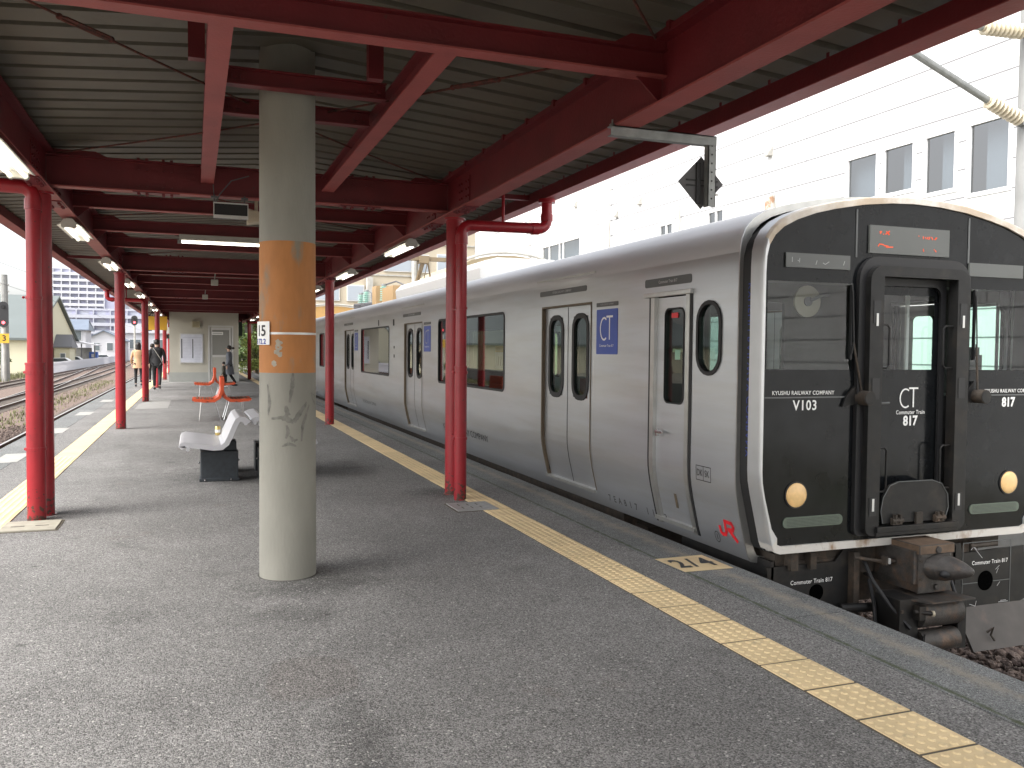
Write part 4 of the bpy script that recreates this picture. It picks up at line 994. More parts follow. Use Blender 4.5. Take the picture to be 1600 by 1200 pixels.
# black mask with openings
poly = [(x, z) for x, y, z in inner(0)]
def zspan(x):
    zsl = []
    m_ = len(poly)
    for i in range(m_):
        (x0, z0), (x1, z1) = poly[i], poly[(i+1) % m_]
        if (x0-x)*(x1-x) <= 0 and x0 != x1: zsl.append(z0+(z1-z0)*(x-x0)/(x1-x0))
    return (min(zsl), max(zsl)) if len(zsl) >= 2 else None
WSL = (3.70, 4.43, 1.385, 2.00); WSR = (5.53, 6.26, 1.385, 2.00); DRO = (4.60, 5.36, 0.20, 2.10)
xsb = sorted(set([x for x, z in poly]+[WSL[0], WSL[1], WSR[0], WSR[1], DRO[0], DRO[1]]))
mb = MB(); eps = 1e-5
for xa, xb in zip(xsb, xsb[1:]):
    if xb-xa < 1e-4: continue
    sa, sb = zspan(xa+eps), zspan(xb-eps)
    if not sa or not sb: continue
    xc = (xa+xb)/2; cuts = [o_ for o_ in (WSL, WSR, DRO) if o_[0] < xc < o_[1]]
    lo = (sa[0], sb[0])
    for c in sorted(cuts, key=lambda q: q[2]):
        mb.face([(xa, 4.975, lo[0]), (xb, 4.975, lo[1]), (xb, 4.975, c[2]), (xa, 4.975, c[2])]); lo = (c[3], c[3])
    mb.face([(xa, 4.975, lo[0]), (xb, 4.975, lo[1]), (xb, 4.975, sb[1]), (xa, 4.975, sa[1])])
mb.build('front_mask', M_MASK, train)
for (a, b, c, d) in (WSL, WSR):
    MB().face([(a, 4.976, c), (b, 4.976, c), (b, 4.976, d), (a, 4.976, d)]).build('windscreen', M_GLASSW, train)
# thin seams
mb = MB()
mb.box(3.69, 4.40, 4.970, 4.975, 1.186, 1.196); mb.box(5.56, 6.27, 4.970, 4.975, 1.186, 1.196)
build_each(mb, 'front_seam', M_GRYP, train)
mb = MB(); mb.box(4.44, 4.452, 4.968, 4.974, 2.19, 2.53); mb.box(5.50, 5.512, 4.968, 4.974, 2.19, 2.53); build_each(mb, 'mask_trim', M_GRYP, train)
# cab interior
mb = MB(); mb.box(3.78, 4.28, 6.86, 6.90, 0.17, 2.25); mb.box(4.85, 5.30, 6.86, 6.90, 0.17, 1.35); mb.box(4.85, 5.30, 6.86, 6.90, 1.98, 2.25)
mb.box(4.28, 4.85, 6.86, 6.90, 2.05, 2.25); mb.box(5.30, 6.18, 6.86, 6.90, 0.17, 2.25); mb.box(3.79, 6.17, 5.12, 5.5, 0.17, 1.18); mb.box(3.72, 6.24, 5.12, 5.35, 2.02, 2.24)
mb.box(3.775, 3.79, 5.3, 5.44, 0.3, 2.2)
build_each(mb, 'cab_interior', M_INTD, train)
mb = MB(); mb.box(4.83, 4.86, 5.25, 5.27, 1.2, 2.0); mb.box(5.20, 5.225, 5.25, 5.27, 1.2, 2.0); build_each(mb, 'inner_door_post', M_WHT, train)
mb = MB(); mb.tube([(4.275, 5.27, 1.885), (4.275, 5.285, 1.885)], 0.118, 28); mb.build('cab_fan', mat('fan_beige', (0.38, 0.34, 0.27), 0.6), train)
mb = MB()
for r in (0.035, 0.02): mb.tube([(4.275, 5.262-r*0.1, 1.885), (4.275, 5.27, 1.885)], r, 20)
mb.tube([(4.29, 5.26, 1.89), (4.38, 5.25, 1.93), (4.45, 5.25, 1.94)], 0.014, 8); mb.build('fan_hub', M_DGRY, train)
mb = MB(); mb.box(5.62, 5.82, 5.10, 5.25, 1.18, 1.50); mb.box(5.66, 5.78, 5.09, 5.2, 1.50, 1.56); mb.build('driver_console', M_BLK, train)
mb = MB(); mb.box(3.72, 4.0, 6.2, 6.25, 1.5, 1.53); mb.box(3.72, 3.95, 5.2, 5.3, 1.2, 1.32); mb.build('cab_rail', M_PORC, train)

# gangway surround and door
def outline_door(cx, w_, z0, z1, r_top, r_bot=0.03, n=6):
    pts = []
    for (sx, zc, r, a0) in ((1, z1, r_top, 0), (-1, z1, r_top, 90), (-1, z0, r_bot, 180), (1, z0, r_bot, 270)):
        for k in range(n+1):
            a = R(a0+90*k/n); pts.append((cx+sx*(w_/2-r)+r*math.cos(a), (zc-r if a0 < 180 else zc+r)+r*math.sin(a)))
    return pts
FY_ = lambda u, v, d: (u, 4.974-d, v)
GX = 4.98
mb = MB(); ring(mb, outline_door(GX, 1.05, 0.185, 2.20, 0.17, 0.05), outline_door(GX, 0.93, 0.20, 2.125, 0.12, 0.04), FY_, 0.0, 0.035); mb.build('door_surround', M_RUB, train)
mb = MB(); ring(mb, outline_door(GX, 0.935, 0.19, 2.13, 0.11, 0.06), outline_door(GX, 0.695, 0.255, 2.055, 0.012, 0.012), FY_, 0.0, 0.085); sur = mb.build('gangway_frame', M_BLK, train)
mb = MB()
for zc, hh in ((1.80, 0.16), (1.25, 0.15), (0.40, 0.13)):
    for s in (-1, 1): mb.box(GX+s*0.405-0.035, GX+s*0.405+0.03, 4.885, 4.8905, zc-hh/2, zc+hh/2)
build_each(mb, 'latch_slot', M_RUB, sur)
mb = MB()
for zc in (1.75, 0.42):
    for s in (-1, 1): mb.box(GX+s*0.405-0.012, GX+s*0.405+0.006, 4.882, 4.886, zc-0.05, zc+0.04)
build_each(mb, 'latch_pin', M_ALU, sur)
mb = MB(); ring(mb, outline_door(GX, 0.695, 0.255, 2.055, 0.012, 0.012), outline_door(GX, 0.60, 0.26, 2.00, 0.07, 0.012), lambda u, v, d: (u, 5.02-d, v), 0.0, 0.02); mb.build('door_seal', M_RUB, train)
mb = MB(); dz0, dz1 = 1.385, 1.935; dx0, dx1 = 4.72, 5.245
for (a, b, c, d) in ((4.60, 5.36, 0.2, dz0), (4.60, 5.36, dz1, 2.1), (4.60, dx0, dz0, dz1), (dx1, 5.36, dz0, dz1)): mb.face([(a, 5.03, c), (b, 5.03, c), (b, 5.03, d), (a, 5.03, d)])
gd = mb.build('gangway_door', M_MASK, train)
MB().face([(dx0, 5.028, dz0), (dx1, 5.028, dz0), (dx1, 5.028, dz1), (dx0, 5.028, dz1)]).build('door_window', M_GLASSW, gd)
for (s, z0, z1) in ((-1, 1.40, 1.71), (1, 1.40, 1.71), (-1, 0.50, 0.82), (1, 0.50, 0.82)):
    x0 = GX+s*0.345; x1 = GX+s*0.255
    MB().tube([(x0, 4.93, z1), (x1+s*0.02, 4.93, z1), (x1, 4.93, z1-0.02), (x1, 4.93, z0+0.02), (x1+s*0.02, 4.93, z0), (x0, 4.93, z0)], 0.0075, 8).build('handrail', M_BLK, train, smooth=True)
MB().tube([(4.64, 4.95, 1.14), (4.76, 4.95, 1.145)], 0.008, 8).build('door_lever', M_GRYP, train)
pts = [(4.68, 0.27)]+[(4.66, 0.36), (4.68, 0.46), (4.74, 0.545), (4.82, 0.57), (5.14, 0.57), (5.23, 0.54), (5.29, 0.46), (5.30, 0.36), (5.27, 0.27)]
MB().prism(pts, 'y', 4.905, 4.925).build('folding_plate', M_BLK, train)
mb = MB()
for i in range(len(pts)-1): mb.tube([(pts[i][0], 4.902, pts[i][1]), (pts[i+1][0], 4.902, pts[i+1][1])], 0.0035, 6)
mb.build('plate_rim', M_GRYP, train)
mb = MB()
for x in (4.80, 5.20): mb.box(x-0.045, x+0.045, 4.88, 4.905, 0.26, 0.31); mb.tube([(x-0.05, 4.885, 0.29), (x+0.05, 4.885, 0.29)], 0.018, 8); mb.box(x-0.03, x-0.015, 4.87, 4.9, 0.27, 0.335); mb.box(x+0.015, x+0.03, 4.87, 4.9, 0.27, 0.335)
mb.box(4.98, 5.04, 4.885, 4.905, 0.25, 0.34); build_each(mb, 'plate_hinge', M_UND, train)
mb = MB(); mb.box(4.60, 5.37, 4.865, 4.91, 0.215, 0.255); mb.box(4.60, 5.37, 4.875, 4.95, 0.185, 0.214); build_each(mb, 'threshold', M_BLK, train, bevel=0.004)
# lamps, lenses
for x in (3.966, 5.985):
    mb = MB(); n = 28
    hl = mb.tube([(x, 4.966, 0.505), (x, 4.975, 0.505)], 0.096, n).build('headlight', M_RUB, train)
    mb = MB(); mb.tube([(x, 4.962, 0.505), (x, 4.968, 0.505)], 0.086, n); mb.sphere((x, 4.962, 0.505), 0.084, 0.012, 0.084, 24, 8); mb.build('lens', M_LAMP, hl, smooth=True)
for (xa, xb, z) in ((3.86, 4.375, 0.312), (5.585, 6.10, 0.312)):
    mb = MB().prism(rrect((xa+xb)/2, z, xb-xa, 0.075, 0.034), 'y', 4.966, 4.976); tl = mb.build('tail_light', M_LENS, train)
    mb = MB()
    for k in range(6): mb.box(xa+0.03, xb-0.03, 4.9645, 4.966, z-0.027+k*0.01, z-0.025+k*0.01)
    mb.build('lens_ribs', M_RUB, tl)
# destination and number displays
mb = MB().box(4.555, 5.30, 4.958, 4.975, 2.225, 2.425); ds = mb.build('destination_display', M_DISP, train)
FF = lambda x, z, d=0.0: (lambda u, v: (x+u, 4.956-d, z+v))
def strokes(par, segs, m_, y, t_=0.0045):
    mb = MB()
    for (x0, z0, x1, z1) in segs:
        dx, dz = x1-x0, z1-z0; ln = max(1e-4, math.hypot(dx, dz)); nx, nz = -dz/ln*t_, dx/ln*t_
        mb.face([(x0+nx, y, z0+nz), (x1+nx, y, z1+nz), (x1-nx, y, z1-nz), (x0-nx, y, z0-nz)])
    build_each(mb, 'lettering', m_, par)
def mapd(px, py): return (4.555+(px-628)/374*0.745, 2.425-(py-168)/132*0.2)
S = []
for (a, b, c, d) in ((672, 208, 680, 195), (670, 200, 676, 196), (686, 209, 690, 209), (697, 209, 716, 192), (700, 194, 716, 209), (708, 200, 712, 211), (851, 206, 855, 206), (874, 206, 874, 219), (884, 208, 888, 218), (893, 218, 897, 207), (900, 220, 906, 206), (913, 206, 920, 220), (928, 219, 940, 208), (934, 208, 934, 219),
                      (664, 268, 672, 254), (670, 256, 690, 258), (690, 262, 712, 264), (700, 269, 734, 267), (875, 266, 878, 280), (926, 268, 930, 266), (932, 270, 938, 278)):
    p0, p1 = mapd(a, b), mapd(c, d); S.append((*p0, *p1))
strokes(ds, S, M_ORG, 4.9565, 0.0042)
for (xa, xb, z0, z1, sg) in ((3.835, 4.385, 2.095, 2.195, [(3.885, 2.13, 3.885, 2.165), (3.93, 2.145, 3.94, 2.14), (3.945, 2.13, 3.948, 2.16), (4.085, 2.12, 4.095, 2.15), (4.145, 2.135, 4.165, 2.125), (4.165, 2.125, 4.20, 2.145), (4.325, 2.125, 4.335, 2.155)]), (5.51, 6.06, 2.095, 2.195, [])):
    o = MB().box(xa, xb, 4.960, 4.975, z0, z1).build('number_display', M_DISP, train)
    if sg: strokes(o, sg, M_GRYP2, 4.9585, 0.0025)
# front lettering
def FT(x, z, y=4.972): return lambda u, v: (x+u, y, z+v)
text('lettering', 'V103', 0.098, FT(4.03, 1.132), M_WHT, train, bold=0.0018, sx=0.92, spacing=1.12)
text('lettering', 'KYUSHU RAILWAY COMPANY', 0.040, FT(4.015, 1.222), M_WHT, train, bold=0.0004, sx=0.94, spacing=1.05)
text('lettering', '817', 0.098, FT(5.96, 1.132), M_WHT, train, bold=0.004, sx=0.92)
text('lettering', 'KYUSHU RAILWAY COMPANY', 0.040, FT(5.975, 1.222), M_WHT, train, bold=0.0004, sx=0.94, spacing=1.05)
for (a, b) in ((7.6, 9.1), (14.2, 15.9), (20.9, 22.6)):
    for sgn in (-1, 1):
        mb = MB(); hz = hw_at(2.27); mb.box(TX+sgn*(hz-0.005), TX+sgn*(hz+0.012), a, b, 2.262, 2.278); mb.build('rain_strip', M_STEELD, train)
DT = 5.025
text('lettering', '817', 0.098, FT(5.035, 1.0, DT), M_WHT, gd, bold=0.004, sx=0.92)
text('lettering', 'Commuter Train', 0.042, FT(5.035, 1.066, DT), M_WHT, gd, bold=0.0004, sx=0.9, spacing=1.06)
def ctmark(par, x, z, s, m_, G):
    """C and T drawn as one mark: thin open C, T whose bar runs over it; G(u,v)->xyz"""
    mb = MB(); r, t_ = 0.42*s, 0.075*s; n = 22
    pts = [(-0.22*s+r*0.80*math.cos(R(55+(250)*k/n)), -0.02*s+r*1.05*math.sin(R(55+250*k/n))) for k in range(n+1)]
    for i in range(n):
        (a, b), (c, d) = pts[i], pts[i+1]; dx, dy = c-a, d-b; ln = math.hypot(dx, dy); nx, ny = -dy/ln*t_/2, dx/ln*t_/2
        mb.face([G(x+a+nx, z+b+ny), G(x+c+nx, z+d+ny), G(x+c-nx, z+d-ny), G(x+a-nx, z+b-ny)])
    for (u0, u1, v0, v1) in ((-0.02*s, 0.55*s, 0.42*s, 0.50*s), (0.22*s, 0.30*s, -0.46*s, 0.42*s)):
        mb.face([G(x+u0, z+v0), G(x+u1, z+v0), G(x+u1, z+v1), G(x+u0, z+v1)])
    return mb.build('emblem', m_, par)
ctmark(gd, 5.02, 1.175, 0.155, M_WHT, lambda u, v: (u, DT, v))
# side lettering on the platform side: reading direction is towards smaller y
def side(yc, zc, d=0.003, tilt=True):
    def F(u, v):
        z = zc+v; return (TX-(hw_at(z)+d), yc-u, z)
    return F
def plate_side(y0, y1, z0, z1, m_, name, par=train, r=0.01, d=0.004):
    mb = MB(); pts = rrect((y0+y1)/2, (z0+z1)/2, abs(y1-y0), z1-z0, r)
    mb.prism(pts, 'x', TX-HW-d, TX-HW+0.001); return mb.build(name, m_, par)
pl = plate_side(5.86, 6.60, 2.045, 2.115, M_GRYP, 'name_plate', r=0.02)
text('lettering', 'Commuter Train 817', 0.034, side(6.22, 2.08, 0.0055), M_GRYP2, pl, bold=0.0006)
for (a, b) in ((7.78, 9.0), (14.42, 15.75), (21.1, 22.4)):
    pl = plate_side(a, b, 2.10, 2.155, M_GRYP, 'name_plate', r=0.02)
    text('lettering', 'KYUSHU RAILWAY COMPANY', 0.036, side((a+b)/2, 2.128, 0.0055), M_GRYP2, pl, bold=0.0006)
for (a, b) in ((7.10, 7.55), (13.75, 14.2), (20.42, 20.87)):
    pl = plate_side(a, b, 1.925, 1.965, M_GRYP, 'name_plate', r=0.008)
    text('lettering', 'KYUSHU RAILWAY COMPANY', 0.022, side((a+b)/2, 1.945, 0.0055), M_GRYP2, pl, sx=0.95)
    bp = plate_side(a+0.005, b-0.005, 1.475, 1.90, M_BLUE, 'blue_emblem_panel', r=0.012)
    ctmark(bp, (a+b)/2, 1.72, 0.235, M_GRYP2 if a > 10 else M_WHT, lambda u, v, c=(a+b)/2: (TX-HW-0.006, c-(u-c), v))
    text('lettering', 'Commuter Train 817', 0.034, side((a+b)/2, 1.555, 0.006), M_WHT, bp)
text('lettering', 'KYUSHU RAILWAY COMPANY', 0.13, side(12.0, 0.312), M_BLKT, train, bold=0.0, sx=1.25)
text('lettering', 'KYUSHU RAILWAY COMPANY', 0.10, side(19.2, 0.312), M_GRYP, train, bold=0.0, sx=1.15)
text('lettering', 'KYUSHU RAILWAY COMPANY', 0.075, lambda u, v: (TX-HW+0.0205, 5.125+v, 1.38-u), M_BLUET, train, sx=1.12, spacing=1.1)
# JR mark as one red ribbon
def ribbon(par, pts, wd, G, m_, name):
    mb = MB()
    for i in range(len(pts)-1):
        (a, b), (c, d) = pts[i], pts[i+1]; dx, dy = c-a, d-b; ln = math.hypot(dx, dy); ex, ey = dx/ln*wd*0.35, dy/ln*wd*0.35; nx, ny = -dy/ln*wd/2, dx/ln*wd/2
        a, b, c, d = a-ex, b-ey, c+ex, d+ey
        mb.face([G(a+nx, b+ny), G(c+nx, d+ny), G(c-nx, d-ny), G(a-nx, b-ny)])
    return mb.build(name, m_, par)
GJ = lambda u, v: (TX-(hw_at(0.19+v*0.85)+0.004), 5.42-u*0.85, 0.19+v*0.85)
ribbon(train, [(-0.12, -0.0), (-0.115, -0.045), (-0.09, -0.06), (-0.045, -0.055), (-0.03, -0.03), (-0.03, 0.06)], 0.034, GJ, M_JR, 'emblem')
ribbon(train, [(-0.03, 0.065), (0.07, 0.06), (0.09, 0.03), (0.07, 0.0), (0.01, -0.002), (0.115, -0.085)], 0.034, GJ, M_JR, 'emblem')
ribbon(train, [(0.035*math.cos(R(a))*0.9, 0.042*math.sin(R(a))) for a in range(0, 361, 24)], 0.006, lambda u, v: (TX-(hw_at(0.10+v)+0.003), 5.585-u, 0.10+v), M_BLKT, 'number_ring')
text('lettering', '1', 0.06, side(5.585, 0.10), M_BLKT, train, bold=0.001)
mb_pts = [(-0.10, -0.055), (0.10, -0.055), (0.10, 0.055), (-0.10, 0.055), (-0.10, -0.055)]
ribbon(train, mb_pts, 0.006, lambda u, v: (TX-(hw_at(0.575+v)+0.003), 5.655-u, 0.575+v), M_BLKT, 'code_box'); ribbon(train, [(0, -0.055), (0, 0.055)], 0.006, lambda u, v: (TX-(hw_at(0.575+v)+0.003), 5.655-u, 0.575+v), M_BLKT, 'code_box')
text('lettering', 'DK', 0.075, side(5.705, 0.575), M_BLKT, train, sx=0.75); text('lettering', 'SK', 0.075, side(5.605, 0.575), M_BLKT, train, sx=0.75)
# outlined number 817V103 style row near the sill
for k, ch in enumerate('クモハ817 1103'):
    if ch == ' ': continue
    yc = 7.40-0.105*k
    if ch in 'クモハ': ch = {'ク': '7', 'モ': 'E', 'ハ': 'A'}[ch]
    text('lettering', ch, 0.085, side(yc, 0.10), M_GRYP, train, bold=0.002, sx=1.1)
# vents and small fittings on the side
for (y, z, w_, h) in ((18.0, 2.06, 0.07, 0.12), (16.55, 2.03, 0.09, 0.12), (16.5, 1.55, 0.05, 0.05), (16.5, 1.38, 0.06, 0.06)):
    MB().box(TX-HW-0.006, TX-HW, y-w_/2, y+w_/2, z-h/2, z+h/2).build('side_fitting', M_RUB, train)
# poster behind the big window
mb = MB(); mb.box(3.70, 3.703, 10.24, 10.66, 1.27, 1.48); po_ = mb.build('window_notice', M_WHT, train)
mb = MB(); mb.box(3.699, 3.7035, 10.24, 10.66, 1.481, 1.56); mb.build('notice_heading', M_YEL, po_)
mb = MB()
for k in range(4): mb.prism([(10.56-k*0.09, 1.31), (10.54-k*0.09, 1.31), (10.52-k*0.09, 1.42), (10.535-k*0.09, 1.43)], 'x', 3.6985, 3.70)
mb.build('notice_figures', M_BLKT, po_)
MB().box(3.70, 3.702, 6.10, 6.18, 1.44, 1.52).build('door_sticker', M_WHT, train)
MB().box(3.675, 3.678, 6.10, 6.20, 1.78, 1.82).build('door_sticker', M_JR, train)
# wipers
for (x, bx) in ((4.50, 4.405), (5.60, 5.57)):
    s = -1 if x < 5 else 1
    mb = MB(); mb.tube([(x, 4.86, 1.185), (x, 4.972, 1.185)], 0.052, 24); wp = mb.build('wiper', M_UND, train, smooth=True)
    MB().tube([(x, 4.855, 1.185), (x, 4.862, 1.185)], 0.047, 24).build('pivot_cap', M_BLK, wp)
    MB().tube([(x-0.01, 4.93, 1.22), (bx+0.012, 4.945, 1.58)], 0.008, 8).build('wiper_arm', M_UND, wp)
    mb = MB(); mb.box(bx-0.007, bx+0.005, 4.95, 4.972, 1.46, 1.99); mb.tube([(bx-0.002, 4.945, 1.5), (bx+0.012, 4.94, 1.58), (bx-0.002, 4.945, 1.95)], 0.005, 6); mb.build('wiper_blade', M_RUB, wp)
    MB().prism([(x-0.16, 1.12), (x-0.13, 1.19), (x-0.02, 1.30), (x-0.02, 1.14)], 'y', 4.955, 4.972).build('wiper_housing', M_BLK, wp)
# under the front: skirts, plough, coupler, cylinders
SK = 5.06
mb = MB(); mb.prism([(3.80, -0.02), (4.40, -0.02), (4.47, 0.06), (4.56, 0.06), (4.50, -0.62), (4.05, -0.62), (3.86, -0.45)], 'y', SK, SK+0.02); mb.prism([(SK, -0.62), (SK, 0.02), (SK+1.2, 0.02), (SK+1.2, -0.35)], 'x', 3.84, 3.86)
sk = mb.build('skirt_plate', M_BLK, train)
mb = MB(); mb.tube([(4.235, SK-0.002, -0.235), (4.235, SK+0.02, -0.235)], 0.062, 24); mb.build('skirt_hole', M_HOLE, sk)
text('lettering', 'Commuter Train 817', 0.044, lambda u, v: (4.19+u, SK-0.003, -0.148+v+0.04*0), M_WHT, sk, bold=0.0004, sx=0.90, spacing=1.08)
mb = MB(); mb.prism([(5.42, 0.06), (5.50, 0.06), (5.52, -0.02), (6.16, 0.0), (6.20, -0.42), (5.95, -0.50), (5.45, -0.50)], 'y', SK-0.1, SK-0.08); sk2 = mb.build('skirt_plate', M_BLK, train)
mb = MB(); mb.tube([(5.76, SK-0.102, -0.25), (5.76, SK-0.08, -0.25)], 0.078, 26); mb.build('skirt_hole', M_HOLE, sk2)
mb = MB(); ring(mb, rrect(5.77, -0.20, 0.50, 0.52, 0.01), rrect(5.77, -0.20, 0.488, 0.508, 0.008), lambda u, v, d: (u, SK-0.101-d, v), 0, 0.002); mb.box(5.52, 5.68, SK-0.103, SK-0.1, -0.262, -0.256); mb.box(5.84, 6.02, SK-0.103, SK-0.1, -0.262, -0.256); mb.build('hatch_line', M_GRYP, sk2)
strokes(sk2, [(5.60, 0.0, 5.63, 0.025), (5.63, 0.025, 5.66, 0.0), (5.63, 0.02, 5.72, -0.07), (5.86, -0.17, 5.90, -0.14), (5.87, -0.20, 5.89, -0.16), (5.88, -0.30, 5.91, -0.27), (5.60, -0.42, 5.66, -0.44), (5.66, -0.44, 5.67, -0.40), (5.92, -0.42, 5.98, -0.42), (5.90, -0.43, 6.0, -0.43)], M_GRYP2, SK-0.104, 0.0025)
text('lettering', 'Commuter Train 817', 0.044, lambda u, v: (5.80+u, SK-0.104, -0.105+v), M_WHT, sk2, bold=0.0004, sx=0.90, spacing=1.08)
mb = MB(); mb.prism([(SK-0.10, -0.44), (SK-0.28, -0.72), (SK-0.26, -0.73), (SK-0.08, -0.45)], 'x', 5.46, 6.22); pw = mb.build('plough_plate', mat('plough_grey_brown', (0.055, 0.048, 0.043), 0.6, var=0.2, vscale=6, col2=(0.11, 0.075, 0.055), mscale=4, mlo=0.55, mhi=0.75), train)
mb = MB()
for x in (5.63, 6.08): mb.tube([(x, SK-0.24, -0.60), (x+0.03, SK-0.27, -0.56), (x+0.03, SK-0.25, -0.62), (x+0.05, SK-0.27, -0.66)], 0.009, 6)
build_each(mb, 'plough_bolt', M_UND, pw)
mb = MB(); mb.prism([(SK-0.0, -0.44), (SK-0.2, -0.72), (SK-0.18, -0.73), (SK+0.02, -0.45)], 'x', 3.86, 4.50); mb.build('plough_plate', M_COUP, train)
mb = MB()     # dark structure behind
mb.box(3.95, 6.0, 5.4, 5.6, -0.45, 0.05); mb.box(3.9, 6.05, 5.10, 24.9, -0.03, 0.06); mb.box(4.52, 4.57, 5.0, 5.5, -0.62, 0.05); mb.box(5.40, 5.45, 4.96, 5.5, -0.5, 0.05)
mb.box(4.0, 5.9, 7.6, 24.0, -0.55, -0.05); mb.box(5.55, 5.62, 4.99, 5.03, -0.03, 0.04); mb.box(5.64, 5.70, 4.985, 5.03, -0.03, 0.06); mb.tube([(5.60, 4.96, 0.03), (5.86, 4.95, 0.035)], 0.012, 8)
mb.box(4.56, 5.40, 5.12, 5.3, -0.14, -0.04); mb.box(3.98, 4.04, 5.02, 5.3, -0.05, 0.08); mb.box(4.15, 4.20, 5.02, 5.2, -0.05, 0.07); mb.tube([(4.02, 5.1, -0.02), (4.45, 5.12, -0.01)], 0.03, 10)
mb.build('underframe', M_UND, train)
mb = MB()
mb.box(4.83, 5.13, 4.72, 5.25, -0.20, -0.02); mb.box(4.83, 5.13, 4.705, 4.735, -0.205, 0.135); mb.box(4.80, 4.86, 4.72, 5.1, -0.14, 0.10)
mb.cur = 1; mb.box(4.82, 5.145, 4.69, 5.1, 0.075, 0.145); mb.cur = 0; mb.box(4.84, 5.12, 4.698, 5.1, 0.05, 0.0745)
mb.tube([(4.99, 4.68, 0.105), (4.99, 4.70, 0.105)], 0.026, 14); mb.tube([(4.99, 4.685, -0.165), (4.99, 4.70, -0.165)], 0.022, 14)
cp = mb.build('coupler', [M_COUP, mat('rust_orange_steel', (0.115, 0.075, 0.048), 0.7, var=0.3, vscale=15)], train, bevel=0.006)
mb = MB()
secs = [(4.71, 0.135, 0.098), (4.64, 0.125, 0.09), (4.56, 0.09, 0.062), (4.50, 0.04, 0.03), (4.485, 0.012, 0.012)]
rings = []
for (y, rx, rz) in secs:
    cx_ = 5.0+(4.71-y)*0.42
    rings.append([(cx_+rx*math.cos(2*math.pi*k/18)*(1.0 if math.cos(2*math.pi*k/18) < 0 else 0.9), y, -0.02+rz*math.sin(2*math.pi*k/18)) for k in range(18)])
for A, B in zip(rings, rings[1:]): loft(mb, A, B)
mb.face(rings[-1]); mb.build('coupler_head', M_COUP, cp, smooth=True)
mb = MB(); mb.sphere((5.06, 4.585, 0.028), 0.034, 0.028, 0.018, 14, 8); mb.sphere((4.965, 4.60, -0.045), 0.05, 0.035, 0.03, 14, 8); mb.build('coupler_recess', M_RUB, cp, smooth=True)
mb = MB(); mb.tube([(4.50, 4.98, 0.02), (4.70, 4.93, -0.01), (4.80, 4.90, -0.01)], 0.013, 8); mb.box(4.70, 4.72, 4.88, 4.93, -0.03, 0.03); mb.build('release_lever', M_UND, cp)
MB().box(4.72, 4.735, 4.87, 4.885, -0.02, 0.02).build('lever_end', M_ALU, cp)
mb = MB(); mb.prism([(4.66, 4.75), (4.80, 4.55), (5.20, 4.55), (5.16, 4.86), (4.66, 4.95)], 'z', -0.232, -0.222); mb.build('coupler_tray', M_COUP, train)
mb = MB()
mb.tube([(4.79, 4.70, -0.335), (5.16, 4.70, -0.335)], 0.105, 28); mb.tube([(4.80, 4.68, -0.535), (5.14, 4.68, -0.535)], 0.078, 28); build_each(mb, 'air_cylinder', M_COUP, train, smooth=True, sharp=40)
mb = MB(); mb.box(4.62, 4.79, 4.66, 4.90, -0.62, -0.22); mb.box(4.74, 4.80, 4.60, 4.68, -0.36, -0.26); mb.tube([(4.72, 4.63, -0.30), (4.84, 4.585, -0.31)], 0.016, 10); mb.box(5.16, 5.24, 4.66, 4.8, -0.62, -0.24); mb.tube([(4.40, 5.0, -0.35), (4.66, 4.95, -0.35)], 0.035, 10)
mb.tube([(4.775, 4.61, -0.62), (4.775, 4.60, -0.50), (4.795, 4.605, -0.46), (4.80, 4.62, -0.62)], 0.006, 8); mb.box(4.9, 5.1, 4.7, 4.85, -0.72, -0.6)
mb.build('cylinder_bracket', M_BLK, train, bevel=0.004)
for pts in ([(4.60, 5.0, 0.0), (4.56, 4.86, -0.12), (4.60, 4.72, -0.28), (4.70, 4.64, -0.42)], [(5.22, 5.0, -0.05), (5.30, 4.86, -0.18), (5.28, 4.76, -0.36), (5.20, 4.72, -0.52)], [(4.66, 5.0, -0.16), (4.60, 4.88, -0.30), (4.55, 4.80, -0.52)]):
    P = []
    for k in range(len(pts)-1):
        for f in (0, 0.33, 0.66): P.append(tuple(Vector(pts[k]).lerp(Vector(pts[k+1]), f)))
    P.append(pts[-1]); MB().tube(P, 0.014, 8).build('air_hose', M_RUB, train, smooth=True)
for (x, z) in ((4.845, 0.03), (4.845, -0.10), (5.115, -0.10), (4.87, 0.12), (5.10, 0.12)): MB().tube([(x, 4.695, z), (x, 4.707, z)], 0.012, 6).build('coupler_bolt', M_UND, cp)
for (x, z) in ((4.64, -0.30), (4.64, -0.54), (4.76, -0.30), (4.76, -0.54)): MB().tube([(x, 4.652, z), (x, 4.662, z)], 0.014, 6).build('bracket_bolt', M_UND, train)
MB().tube([(4.835, 4.585, -0.31), (4.85, 4.58, -0.31)], 0.02, 10).build('hose_cap', M_PORC, train)
# wheels and bogies
for by in (7.6, 21.4):
    mb = MB()
    for s in (-1, 1): mb.box(TX+s*0.85-0.06, TX+s*0.85+0.06, by-1.5, by+1.5, -0.62, -0.38)
    mb.box(TX-0.85, TX+0.85, by-0.25, by+0.25, -0.62, -0.2); mb.build('bogie_frame', M_UND, train)
    for wy in (by-1.05, by+1.05):
        for s in (-1, 1): MB().tube([(TX+s*0.50, wy, -0.58), (TX+s*0.63, wy, -0.58)], 0.42, 28).build('wheel', M_UND, train, smooth=True, sharp=40)
